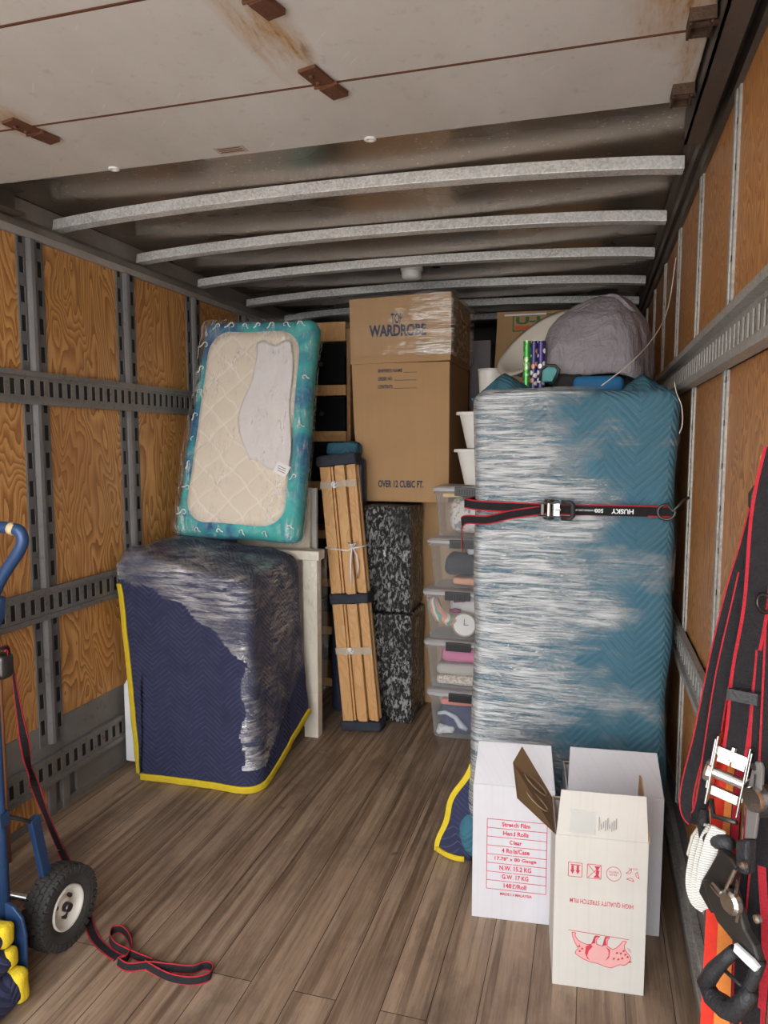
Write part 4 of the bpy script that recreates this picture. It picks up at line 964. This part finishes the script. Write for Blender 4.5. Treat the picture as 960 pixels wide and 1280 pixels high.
# cord from the roof
ms = M(); pts = [PX(845, 322, .29), PY(835, 385, 2.95), PY(818, 420, 2.75), PY(790, 452, 2.55), PY(752, 482, 2.46)]
P2, _ = spline(pts, V((1, 0, 0)), 6); ms.tube(P2, .0018, 6); tag(obj('hanging_cord', ms, MT['string']), 'thin pale cord drooping from the roof edge over the grey hood', 'cord')
ms = M(); pts = [PY(843, 478, 2.44), PY(846, 492, 2.43), PY(852, 508, 2.43), PY(853, 530, 2.435), PY(849, 542, 2.44)]
P2, _ = spline(pts, V((1, 0, 0)), 6); ms.tube(P2, .0015, 6); tag(obj('film_strand', ms, MT['string']), 'thin loose film strand at the upper right corner of the teal appliance', 'cord')

# ------------------------------------------------------------------ white stretch-film cartons
def carton(lab, loc, rz, w_, d_, h_, mat, flap, lean, grp='white stretch film cartons'):
    t = thing('film_carton', lab, 'box', loc, (0, 0, math.radians(rz)), grp)
    e = .004; ms = M()
    ms.box(0, w_, 0, e, 0, h_).box(0, w_, d_ - e, d_, 0, h_).box(0, e, e, d_ - e, 0, h_).box(w_ - e, w_, e, d_ - e, 0, h_).box(e, w_ - e, e, d_ - e, 0, e)
    obj('box_body', ms, mat, t, local=True, bevel=.0015)
    ms = M().box(e, w_ - e, e, e + .001, 0.005, h_ - .002).box(e, w_ - e, d_ - e - .001, d_ - e, .005, h_ - .002).box(e, e + .001, e, d_ - e, .005, h_ - .002).box(w_ - e - .001, w_ - e, e, d_ - e, .005, h_ - .002)
    obj('inner_liner', ms, MT['card_in'], t, local=True)
    f = M().slab([(.002, 0, h_ + .001), (w_ - .002, 0, h_ + .001), (w_ - .012, lean, h_ + flap), (.012, lean, h_ + flap)], (0, .0035, 0)); obj('flap', f, mat, t, local=True)
    f = M().slab([(.004, d_ - .006, h_ - .01), (w_ - .004, d_ - .006, h_ - .01), (w_ - .01, d_ - .03, h_ - .12), (.01, d_ - .03, h_ - .12)], (0, -.003, 0)); obj('flap', f, mat, t, local=True)
    return t
rz = 5.4; dx = .01
c1 = carton('white carton printed with a red text table, left of the three', (-.328, 2.150, 0), rz, .250, .20, .440, MT['white_card'], .106, .078)
c3 = carton('blank white carton standing behind the tiger print carton', (-.045, 2.185, 0), rz, .283, .21, .440, MT['white_card'], .106, .075)
c2 = carton('worn white carton with upside-down tiger print, front of the three', (-.067, 1.925, 0), rz, .243, .22, .437, MT['cream_card'], .130, -.004)
for c_, w_ in ((c1, .25), (c3, .283)):
    obj('packing_tape', M().box(w_ * .49, w_ * .51, -.0012, -.0004, .44, .44).box(w_ * .495, w_ * .505, -.001, -.0003, .0, .43), MT['white_card'], c_, local=True)
# open brown flap of the front carton, leaning out to the left and a sliver on the right
hf, hb = V((0, 0, .437)), V((0, .21, .437)); 
f1, f2 = V((-.105, -.010, .535)), V((-.112, .17, .605))
ms = M(); ms.slab([hf, hb, f2 + V((.02, 0, -.0)), V((-.118, .10, .585)), f1], (0, -.003, .002)); fo = obj('flap', ms, MT['card_in'], c2, local=True, label='brown open flap with two pressed oval marks')
ms = M(); n_ = (hb - hf).cross(f1 - hf).normalized(); n_ = n_ if n_.y < 0 or n_.z > 0 else -n_
for cu_ in (.33, .68):
    pc_ = (hf + f1) / 2 * (1 - cu_) + (hb + f2) / 2 * cu_; e1 = (f1 - hf).normalized(); e2 = (hb - hf).normalized()
    pts = [pc_ + e1 * .043 * math.cos(a) + e2 * .026 * math.sin(a) + n_ * .004 for a in [i * .3142 for i in range(21)]]
    ms.tube(pts, .0022, 6)
q = obj('oval_mark', ms, plain('lighter pressed ring', (.34, .24, .14), .8), None); q.parent = fo
ms = M(); ms.slab([(.243, .0, .437), (.243, .20, .437), (.235, .14, .56), (.232, .09, .575), (.236, .02, .50)], (.003, 0, 0)); obj('flap', ms, MT['card'], c2, local=True, label='brown torn flap')
obj('packing_tape', M().slab([(.035, -.0005, .447), (.105, -.0005, .447), (.102, -.003, .512), (.037, -.003, .515)], (0, -.0004, 0)), clearplastic('clear tape', (.9, .88, .84), .12, .15), c2, local=True)
ms = M()
for i in range(9): ms.box(.112 + i * .0055, .1135 + i * .0055, -.0058, -.0052, .462 + .004 * (i % 3), .500 - .006 * ((i * 7) % 4))
obj('scribble', ms, MT['grey_ink'], c2, local=True, label='faint scribbled marks')
# print on the left carton
ms = M(); X0, X1, Z0, Z1 = .045, .228, .100, .330
def ln(x0, z0, x1, z1, w_=.0010):
    a, b = V((x0, 0, z0)), V((x1, 0, z1)); d = (b - a).normalized(); nn = V((-d.z, 0, d.x)) * w_; y_ = V((0, -.0008, 0)); ms.add([a - nn + y_, b - nn + y_, b + nn + y_, a + nn + y_], [(0, 1, 2, 3)])
rows = ['Stretch Film', 'Hand Rolls', 'Clear', '4 Rolls/Case', '17.78" x 80 Gauge', 'N.W. 15.2 KG', 'G.W. 17 KG', "1482'/Roll"]
for i in range(9): ln(X0, Z1 - i * (Z1 - Z0) / 8, X1, Z1 - i * (Z1 - Z0) / 8)
ln(X0, Z0, X0, Z1); ln(X1, Z0, X1, Z1)
wds = [.086, .078, .038, .085, .128, .098, .082, .070]
for i, (s, wd) in enumerate(zip(rows, wds)):
    z = Z1 - (i + 1) * (Z1 - Z0) / 8 + .0075; xc = (X0 + X1) / 2 - .003
    text_into(ms, s, (xc - wd / 2, -.0008, z), (1, 0, 0), (0, 0, 1), wd, .0155 if '/' in s or 'G' in s else .0145, .03)
text_into(ms, 'MADE IN MALAYSIA', (.088, -.0008, .082), (1, 0, 0), (0, 0, 1), .098, .0095, .03)
obj('printed_table', ms, MT['red_ink'], c1, local=True, label='red printed table of text')
# print on the front carton (upside down)
ms = M()
def sq(x0, x1, z0, z1): ln(x0, z0, x1, z0, .0008); ln(x0, z1, x1, z1, .0008); ln(x0, z0, x0, z1, .0008); ln(x1, z0, x1, z1, .0008)
def poly(pts, m=0): ms.add([V((a, -.0008, b)) for a, b in pts], [tuple(range(len(pts)))], m)
sq(.036, .072, .322, .362); sq(.086, .122, .322, .362)
for x in (.047, .061): poly([(x - .003, .354), (x + .003, .354), (x + .003, .340), (x - .003, .340)]); poly([(x - .006, .341), (x + .006, .341), (x, .329)])
ln(.042, .356, .068, .356, .0012)
ln(.088, .324, .120, .360, .0008); ln(.120, .324, .088, .360, .0008)
poly([(.104, .358), (.120, .358), (.112, .344)]); poly([(.108, .346), (.118, .346), (.116, .334), (.109, .334)]); poly([(.102, .325), (.120, .325), (.112, .338)])
cc = [(.155 + .019 * math.cos(i * .2618), .341 + .020 * math.sin(i * .2618)) for i in range(25)]
for a, b in zip(cc[:-1], cc[1:]): ln(a[0], a[1], b[0], b[1], .0007)
text_into(ms, 'STRETCH', (.168, -.0008, .349), (-1, 0, 0), (0, 0, -1), .026, .005); text_into(ms, 'FILM', (.163, -.0008, .341), (-1, 0, 0), (0, 0, -1), .018, .005)
for k_ in range(3):     # three bent arrows
    a0 = math.radians(90 + 120 * k_); cx, cz = .203, .342
    p_ = lambda r, a: (cx + r * math.cos(a), cz + r * math.sin(a))
    q0 = [p_(.017, a0 - math.pi + .25), p_(.019, a0 - math.pi - .9), p_(.010, a0 - math.pi - .7), p_(.009, a0 - math.pi + .1)]
    for a, b in zip(q0, q0[1:] + q0[:1]): ln(a[0], a[1], b[0], b[1], .0008)
text_into(ms, 'RECYCLE', (.216, -.0008, .363), (-1, 0, 0), (0, 0, -1), .024, .004)
obj('printed_symbols', ms, MT['red_ink'], c2, local=True, label='red handling symbols')
ms = M()
text_into(ms, 'HIGH QUALITY STRETCH FILM', (.208, -.0008, .262), (-1, 0, 0), (0, 0, -1), .166, .0155, .01)
obj('printed_text', ms, MT['red_ink'], c2, local=True, label='red upside-down lettering')
# upside-down prowling tiger
ms = M()
body = [(.205, .098), (.196, .086), (.188, .082), (.178, .083), (.170, .078), (.156, .070), (.140, .072), (.120, .078), (.100, .080), (.082, .086), (.068, .094), (.060, .100), (.062, .108), (.068, .114), (.064, .122), (.058, .132), (.052, .148), (.050, .160), (.060, .160), (.058, .150), (.066, .140), (.076, .134), (.090, .130), (.102, .132), (.108, .146), (.112, .158), (.124, .158), (.116, .148), (.116, .134), (.132, .130), (.136, .146), (.138, .158), (.150, .158), (.144, .148), (.144, .132), (.158, .124), (.168, .130), (.178, .142), (.184, .152), (.194, .152), (.188, .140), (.190, .128), (.198, .118), (.206, .108)]
ms.add([V((a, -.0006, b)) for a, b in body], [tuple(range(len(body)))], 1)
for a, b in zip(body, body[1:] + body[:1]): ln(a[0], a[1], b[0], b[1], .0009)
poly([(.100, .132), (.106, .126), (.096, .112), (.092, .096), (.100, .084), (.092, .090), (.086, .104), (.088, .124)])
poly([(.140, .130), (.152, .122), (.150, .100), (.140, .088), (.148, .104), (.148, .118)])
for x, z in ((.07, .104), (.076, .112), (.068, .118), (.185, .120), (.178, .112), (.190, .110), (.196, .104), (.182, .098), (.168, .112), (.160, .094), (.172, .094)): poly([(x, z), (x + .006, z + .003), (x + .003, z + .008), (x - .001, z + .004)])
poly([(.102, .133), (.112, .136), (.113, .152), (.122, .157), (.110, .157)]); poly([(.131, .131), (.142, .134), (.140, .152), (.149, .157), (.137, .157)]); poly([(.198, .090), (.210, .094), (.204, .098)])
ln(.040, .166, .200, .158, .0008); ln(.205, .128, .196, .134, .0006); ln(.207, .122, .199, .128, .0006)
obj('printed_tiger', ms, [MT['red_ink'], MT['pink_ink']], c2, local=True, label='red and pink upside-down tiger picture')

# ------------------------------------------------------------------ hand truck at the left edge
t = thing('hand_truck', 'blue steel hand truck with a black pneumatic tyre', 'hand truck', (-1.7, 1.5, 0))
ms = M(); hp, _ = spline([(-1.98, 1.5, 1.282), (-1.6, 1.5, 1.282), (-1.43, 1.5, 1.281), (-1.395, 1.5, 1.262), (-1.405, 1.5, 1.225), (-1.47, 1.5, 1.143), (-1.51, 1.5, 1.06), (-1.512, 1.5, .98)], V((0, 1, 0)), 8)
ms.tube(hp, .0155, 12); obj('handle', ms, MT['blueframe'], t, smooth=True)
ms = M(); ms.tube([(-1.430, 1.499, 1.281), (-1.422, 1.499, 1.2795), (-1.414, 1.499, 1.2765)], .0162, 12); obj('worn_paint', ms, plain('chipped pale paint', (.50, .40, .22), .6, 0, .3), t, smooth=True)
for x in (-1.512, -1.93): ms = M().tube([(x, 1.5, 1.0), (x, 1.5, .16)], .015, 12); obj('upright', ms, MT['blueframe'], t, smooth=True)
ms = M(); cs = []
ms.slab([(-1.93, 1.478, 1.03), (-1.50, 1.478, 1.04), (-1.462, 1.478, 1.105), (-1.452, 1.478, 1.10), (-1.458, 1.478, 1.05), (-1.485, 1.478, 1.0), (-1.52, 1.478, .975), (-1.93, 1.478, .975)], (0, .02, 0))
obj('cross_plate', ms, MT['blueframe'], t, bevel=.003)
for z in (.72, .47): obj('crossbar', M().tube([(-1.93, 1.5, z), (-1.52, 1.5, z)], .011, 10), MT['blueframe'], t, smooth=True)
for x in (-1.513, -1.94):
    obj('bracket', M().box(x - .018, x + .018, 1.482, 1.518, .465, .505), MT['blueframe'], t, bevel=.003)
    obj('tie_rod', M().tube([(x + .01, 1.51, .49), (x + .012, 1.56, .455), (x + .02, 1.60, .425)], .006, 8), MT['darksteel'], t, smooth=True)
    obj('brace', M().obox((x + .016, 1.618, .345), (.009, 0, 0), (0, .016, .004), (0, .018, -.095)), MT['blueframe'], t, bevel=.003)
obj('axle', M().tube([(-1.96, 1.685, .120), (-1.50, 1.685, .120)], .011, 10), MT['chrome'], t, smooth=True)
def wheel(x, s, y=1.685):
    R = .119
    ty = M().lathe([(.062, -.022), (.070, -.030), (.088, -.037), (.105, -.036), (.114, -.028), (R - .003, -.014), (R - .003, .014), (.114, .028), (.105, .036), (.088, .037), (.070, .030), (.062, .022)], (x, y, R + .001), (1, 0, 0), 56)
    o = obj('tyre', ty, MT['tyre'], t, smooth=True, label='black knobbly tyre')
    tr = M()
    for i in range(34):
        a = 2 * math.pi * i / 34; rd_ = V((0, math.cos(a), math.sin(a))); tg = V((0, -math.sin(a), math.cos(a)))
        for k_, xx in ((0, -.024), (1, -.008), (0, .008), (1, .024)):
            rr_ = R * (1 if abs(xx) < .01 else .975); a2 = a + (k_ * math.pi / 34); rd2 = V((0, math.cos(a2), math.sin(a2))); tg2 = V((0, -math.sin(a2), math.cos(a2)))
            tr.obox(V((x + xx, y, R + .001)) + rd2 * (rr_ - .0012), V((.0066, 0, 0)), tg2 * .0085, rd2 * .0036)
        for sgn in (-1, 1):
            tr.obox(V((x + sgn * .0345, y, R + .001)) + rd_ * (R * .90), V((.004, 0, 0)), tg * .0075, (rd_ * .011))
    q = obj('tread', tr, MT['tyre'], None, bevel=.001); q.data.transform(Matrix.Translation(-t.location)); q.parent = o
    rm = M().lathe([(.065, s * .020), (.065, s * .031), (.061, s * .033), (.057, s * .027), (.051, s * .006), (.030, s * .004), (.026, s * .014), (.022, s * .016), (.0, s * .016)], (x, y, R + .001), (1, 0, 0), 40)
    rm.lathe([(.065, -s * .030), (.060, -s * .028), (.05, -s * .01), (.0, -s * .01)], (x, y, R + .001), (1, 0, 0), 32)
    rmo = obj('rim', rm, MT['rim'], t, smooth=True, label='cream steel wheel rim')
    bm_ = M()
    bm_.lathe([(0, s * .034), (.012, s * .034), (.014, s * .030), (.014, s * .012)], (x, y, R + .001), (1, 0, 0), 20)
    for i in range(3): a = .6 + i * 2.094; bm_.lathe([(0, s * .010), (.006, s * .016), (.007, s * .004)], V((x, y + .034 * math.cos(a), R + .034 * math.sin(a))), (1, 0, 0), 8)
    q = obj('hub', bm_, MT['darksteel'], None); q.data.transform(Matrix.Translation(-t.location)); q.parent = rmo
    bm_ = M().obox((x + s * .0075, y + .010, R - .034), (.002, 0, 0), (0, .008, .003), (0, -.002, .006)); q = obj('rim_hole', bm_, MT['black'], None, bevel=.003); q.data.transform(Matrix.Translation(-t.location)); q.parent = rmo
wheel(-1.492, 1); wheel(-1.975, -1)
ms = M().box(-1.95, -1.44, 1.20, 1.498, .004, .010); loft(ms, [(-1.95, -1.445, 1.490, 1.500, .006, .004), (-1.95, -1.438, 1.490, 1.500, .17, .004), (-1.94, -1.447, 1.490, 1.500, .215, .004), (-1.92, -1.475, 1.490, 1.500, .245, .004), (-1.90, -1.51, 1.490, 1.500, .255, .004)])

obj('toe_plate', ms, MT['blueframe'], t, bevel=.002)
# folded navy blankets with yellow binding on the toe plate
lay = [(.014, .098, -1.415), (.101, .160, -1.445), (.163, .225, -1.455)]
labs = ['navy folded moving blanket with yellow edge, lowest on the toe plate', 'navy folded moving blanket between two others on the hand truck', 'navy folded moving blanket topmost on the hand truck toe plate']
for i, ((z0, z1, x1), lb) in enumerate(zip(lay, labs)):
    t = thing('moving_blanket', lb, 'blanket', (-1.72, 1.31, z0), group='folded blankets on the hand truck')
    obj('blanket_fold', rbox(((-1.93 + x1) / 2, 1.345, (z0 + z1) / 2), (x1 + 1.93, .25, z1 - z0), .03, 14, .010, 10, i), MT['navy'], t, smooth=True)
    obj('binding', rbox((x1 - .030, 1.452, (z0 + z1) / 2), (.070, .042, (z1 - z0) * 1.06), .016, 10, .008, 16, i), MT['yellow'], t, smooth=True, label='yellow quilted binding')
# wooden pole beside the hand truck
ms = M().tube([(-1.975, 1.98, .002), (-1.978, 1.985, .7), (-1.985, 1.99, 1.2)], .014, 12); tag(obj('wooden_pole', ms, plain('reddish wooden pole', (.27, .11, .05), .6, 0, .3, 50, .3), smooth=True), 'reddish brown wooden pole standing between hand truck and left wall', 'pole')
# strap hanging from the hand truck and snaking over the floor
t = thing('loose_strap', 'black strap with red edges draped from the hand truck onto the floor', 'strap', (-1.4, 1.8, 0))
H_ = V((1, -.3, 0)); ms = M()
drop = [PX(2, 812, -1.50), PX(10, 813, -1.50), PX(16, 835, -1.52), PX(22, 875, -1.56), PX(31, 930, -1.62), PX(38, 965, -1.66), PX(58, 1020, -1.76), PZ(76, 1062, .004)]
wv = [V((.3, -1, 0)), V((.5, -1, 0)), V((.8, -.6, 0)), V((.9, -.3, 0)), V((.45, -.2, 1)), V((.2, -.2, 1)), V((1, .1, 0)), V((1, .2, 0))]
ms.ribbon(drop, wv, .028, .002, 1, 0, .13)
p = [PZ(76, 1063, .004), PZ(90, 1090, .004), PZ(104, 1120, .004), PZ(109, 1145, .004), PZ(117, 1170, .004), PZ(132, 1187, .004), PZ(147, 1197, .006)]
ms.ribbon(p, [V((1, .2, 0))] * 4 + [V((1, .4, 0)), V((.8, .6, 0)), V((.5, .8, .2))], .028, .002, 1, 0, .13)
up_ = V((.0, .25, 1))
lp = [PZ(147, 1202, .014), PZ(158, 1198, .014), PZ(164, 1186, .014), PZ(161, 1172, .016), PZ(152, 1162, .016), PZ(141, 1163, .015), PZ(137, 1172, .014), PZ(143, 1182, .014), PZ(158, 1190, .014), PZ(172, 1196, .014), PZ(190, 1203, .012)]
ms.ribbon(lp, up_, .024, .002, 1, 0, .13)
lp = [PZ(147, 1202, .014), PZ(160, 1209, .013), PZ(185, 1207, .013), PZ(215, 1210, .013), PZ(240, 1212, .014), PZ(255, 1207, .015), PZ(264, 1209, .015), PZ(263, 1219, .014), PZ(250, 1225, .012), PZ(232, 1226, .010), PZ(212, 1222, .008), PZ(195, 1214, .010), PZ(180, 1205, .013)]
ms.ribbon(lp, V((0, .35, 1)), .024, .002, 1, 0, .13)
obj('webbing', ms, W3, t)
ms = rbox((0, 0, 0), (.05, .05, .07), .015, 6); ms.v = [q + PX(2, 832, -1.515) for q in ms.v]; obj('buckle', ms, MT['darksteel'], t, smooth=True)
# ------------------------------------------------------------------ ratchet straps hanging on the right wall
P0, NN = V((.28, 1.15, 0)), V((.83, .55, 0)).normalized()
ER = V((.55, -.83, 0))
def CP(x, y, off=0.):
    d = ray(x, y); s = (NN.dot(P0) - off) / NN.dot(d)
    return V((0, 0, EYE)) + d * s
TW = V((.93, -.37, 0))
def st(name, lab, lines_, mats, wd, off, w=TW, e=.09, parent=None, cat='strap'):
    t = thing(name, lab, cat, CP(*lines_[0][-1], off), group='straps hanging on the right wall')
    for L_ in lines_:
        ms = M(); ms.ribbon([CP(x, y, off + .006 * math.sin(i * 1.3)) for i, (x, y) in enumerate(L_)], w, wd, .003, 1, 0, e); obj('webbing', ms, mats, t)
    return t
st('ratchet_strap', 'bright red flat webbing hanging low beside the right wall', [[(968, 580), (930, 830), (908, 960), (897, 1130), (888, 1290)]], [MT['redweb'], MT['redweb']], .034, -.02)
st('ratchet_strap', 'orange flat webbing hanging behind the chrome ratchet', [[(968, 580), (935, 850), (918, 1000), (910, 1140), (903, 1290)], [(958, 700), (945, 1000), (935, 1290)]], [MT['orangeweb'], MT['orangeweb']], .028, -.012)
st('ratchet_strap', 'black and red strap looped far out to the left of the hanging bunch', [[(966, 560), (938, 670), (917, 740), (897, 820), (876, 920), (862, 975), (858, 1005), (863, 1022), (874, 1018), (882, 985), (890, 930), (905, 840), (928, 740), (950, 640), (968, 570)]], W3, .024, .012)
ta = st('ratchet_strap', 'wide black strap with frayed red edges above a chrome ratchet', [[(972, 560), (955, 640), (945, 757), (930, 840), (924, 900), (918, 945)]], W3, .036, .030, e=.13)
ratchet(ta, CP(911, 968, .036), (.93, -.37, -.18), (.12, -.05, .99), .042, .115, False, False)
ms = M(); ms.tube([CP(880, 1012, .03), CP(879, 1030, .035), CP(884, 1045, .04), CP(898, 1050, .045), CP(914, 1055, .045)], [.008, .010, .014, .014, .010], 12); obj('grip', ms, MT['rubber'], ta, smooth=True)
ms = M(); ms.tube([CP(889, 998, .03), CP(892, 1020, .035), CP(920, 1028, .04)], .004, 8); obj('handle_bar', ms, MT['darksteel'], ta, smooth=True)
ms = M().obox(CP(930, 871, .034), TW * .021, V((0, 0, .009)), NN * .004); obj('strap_keeper', ms, MT['rubber'], ta)
st('ratchet_strap', 'black and red straps crowded at the right edge of the bunch', [[(978, 560), (964, 760), (953, 900), (948, 1000), (940, 1080), (932, 1150), (928, 1290)], [(975, 700), (968, 850), (960, 1000), (948, 1120), (942, 1200), (938, 1290)]], W3, .032, .008)
st('ratchet_strap', 'thin dark red strap running down behind the black ratchets', [[(966, 590), (938, 800), (925, 960), (918, 1060), (922, 1150), (918, 1290)], [(962, 900), (952, 1050), (957, 1180), (950, 1290)]], [MT['webred'], MT['web']], .014, .0)
# grey lever ratchet
tb = thing('ratchet_buckle', 'grey steel ratchet lever with a round dial at the right edge', 'ratchet', CP(950, 998, .05), group='straps hanging on the right wall')
ms = M(); a, b = CP(952, 952, .05), CP(949, 1008, .05); c_, d_ = CP(941, 1040, .05), CP(941, 1062, .05)
ms.slab([CP(944, 958, .05), CP(948, 951, .05), CP(954, 952, .05), CP(957, 960, .05), CP(955, 1000, .05), CP(951, 1020, .05), CP(947, 1048, .05), CP(934, 1048, .05), CP(936, 1020, .05), CP(938, 985, .05)], -NN * .006)
obj('lever', ms, plain('grey painted steel', (.16, .15, .145), .45), tb, bevel=.002)
obj('dial', M().lathe([(0, .016), (.017, .016), (.018, .012), (.018, .004)], CP(950, 998, .05), -NN, 24), MT['chrome'], tb)
obj('gear', M().lathe([(0, .004), (.026, .004), (.026, -.006)], CP(949, 998, .05), -NN, 20), MT['darksteel'], tb)
ms = M(); ms.lathe([(0, .009), (.005, .009), (.005, .004)], CP(948, 958, .05), -NN, 12).obox(CP(944, 978, .058), V((.0, 0, .012)), ER * .0018, NN * .001); obj('rivet', ms, MT['chrome'], tb)
ms = M(); ms.slab([CP(932, 1048, .045), CP(948, 1048, .045), CP(946, 1092, .045), CP(932, 1086, .045)], -NN * .02); obj('grip', ms, MT['rubber'], tb, bevel=.004)
# rolled white webbing
t = thing('webbing_roll', 'rolled cream ribbed webbing hanging under the black grip', 'webbing', CP(875, 1085, .03), group='straps hanging on the right wall')
for q, (dd, of) in enumerate(((0, .0), (6, .012), (11, .02))):
    ms = M(); ms.ribbon([CP(892 + dd * .6, 1036, .03 + of), CP(880 + dd, 1050, .034 + of), CP(872 + dd, 1080, .036 + of), CP(869 + dd, 1105, .034 + of), CP(874 + dd * .8, 1124, .03 + of), CP(884 + dd * .6, 1133, .02 + of)], V((.95, -.1, -.1)), .030 - .004 * q, .004, 0, 0, .2); obj('webbing', ms, MT['whiteweb'], t)
ms = M(); ms.tube([CP(877, 1030, .03), CP(866, 1045, .03), CP(860, 1068, .03), CP(866, 1075, .03)], .003, 6); obj('frayed_end', ms, MT['string'], t)
# black ratchet lying diagonally with a handle loop
tb = thing('ratchet_buckle', 'black ratchet buckle with pale rivet and triangular grip, lowest in the bunch', 'ratchet', CP(917, 1128, .05), group='straps hanging on the right wall')
ms = M()
ms.slab([CP(x, y, .045) for x, y in ((910, 1060), (926, 1072), (933, 1082), (915, 1120), (900, 1140), (884, 1112), (888, 1098), (900, 1078))], -NN * .018)
ms.slab([CP(x, y, .052) for x, y in ((886, 1098), (893, 1098), (925, 1110), (940, 1160), (952, 1180), (958, 1200), (946, 1204), (928, 1178), (905, 1150), (896, 1130))], -NN * .014)
obj('frame', ms, MT['darksteel'], tb, bevel=.003)
ms = M(); ms.tube([CP(892, 1106, .075), CP(902, 1118, .078)], .006, 10).tube([CP(919, 1086, .075), CP(908, 1110, .075)], .0035, 8); obj('pin', ms, MT['chrome'], tb)
obj('rivet', M().lathe([(0, .012), (.014, .012), (.018, .008), (.018, .0)], CP(917, 1127, .07), -NN, 20), MT['chrome'], tb)
for sx_, sy_ in ((931, 1081), (949, 1148)): obj('stud', M().lathe([(0, .008), (.006, .006), (.006, 0)], CP(sx_, sy_, .066), -NN, 12), MT['chrome'], tb)
for sx_, sy_ in ((921, 1108), (922, 1145)): obj('split_pin', M().obox(CP(sx_, sy_, .072), V((.001, 0, .010)), ER * .002, NN * .001), MT['chrome'], tb)
obj('white_plate', M().slab([CP(x, y, .068) for x, y in ((922, 1178), (944, 1198), (952, 1208), (947, 1214), (936, 1204), (920, 1188))], -NN * .006), MT['whitepaint'], tb, bevel=.001)
ms = M(); ms.tube([CP(918, 1188, .06), CP(905, 1200, .062), CP(893, 1212, .064), CP(881, 1230, .066)], [.009, .010, .012, .013], 10)
ms.tube([CP(880, 1226, .066), CP(890, 1246, .066), CP(905, 1258, .066), CP(916, 1264, .066), CP(928, 1254, .066), CP(940, 1240, .066)], [.011, .015, .017, .016, .013, .010], 12)
ms.tube([CP(917, 1262, .066), CP(935, 1238, .064), CP(945, 1215, .06), CP(950, 1200, .058)], .009, 10)
ms.tube([CP(905, 1212, .062), CP(935, 1240, .062)], .003, 8)
obj('grip', ms, MT['rubber'], tb, smooth=True)
# carabiner and yellow tag at the top
t = thing('hook_cluster', 'black snap hook with yellow tag at the top of the hanging straps', 'hook', CP(955, 600, .03), group='straps hanging on the right wall')
ms = M(); ms.tube([CP(953, 584, .03), CP(952, 600, .03), CP(957, 612, .03), CP(964, 606, .03), CP(963, 588, .03), CP(957, 582, .03), CP(953, 586, .03)], .005, 8).tube([CP(950, 604, .02), CP(944, 618, .02), CP(943, 632, .02), CP(947, 640, .02)], [.006, .010, .009, .005], 8); obj('snap_hook', ms, MT['darksteel'], t, smooth=True)
obj('tag', M().slab([CP(x, y, .03) for x, y in ((954, 580), (953, 570), (966, 560), (966, 582))], -NN * .004), plain('yellow plastic', (.80, .60, .03), .5), t)
ms = M(); ms.lathe([(.012, -.002), (.016, 0), (.012, .002), (.010, 0)], CP(955, 754, .045), NN, 20, closed=True); tag(obj('steel_ring', ms, MT['darksteel'], smooth=True), 'small dark ring on the wide strap at the right edge', 'ring', 'straps hanging on the right wall')
# pale timber post at the bottom right corner
ms = rbox((.27, 1.13, .28), (.05, .08, .53), .01, 8, .006, 8); tag(obj('timber_post', ms, MT['grime']), 'weathered pale timber piece at the bottom right below the straps', 'timber')
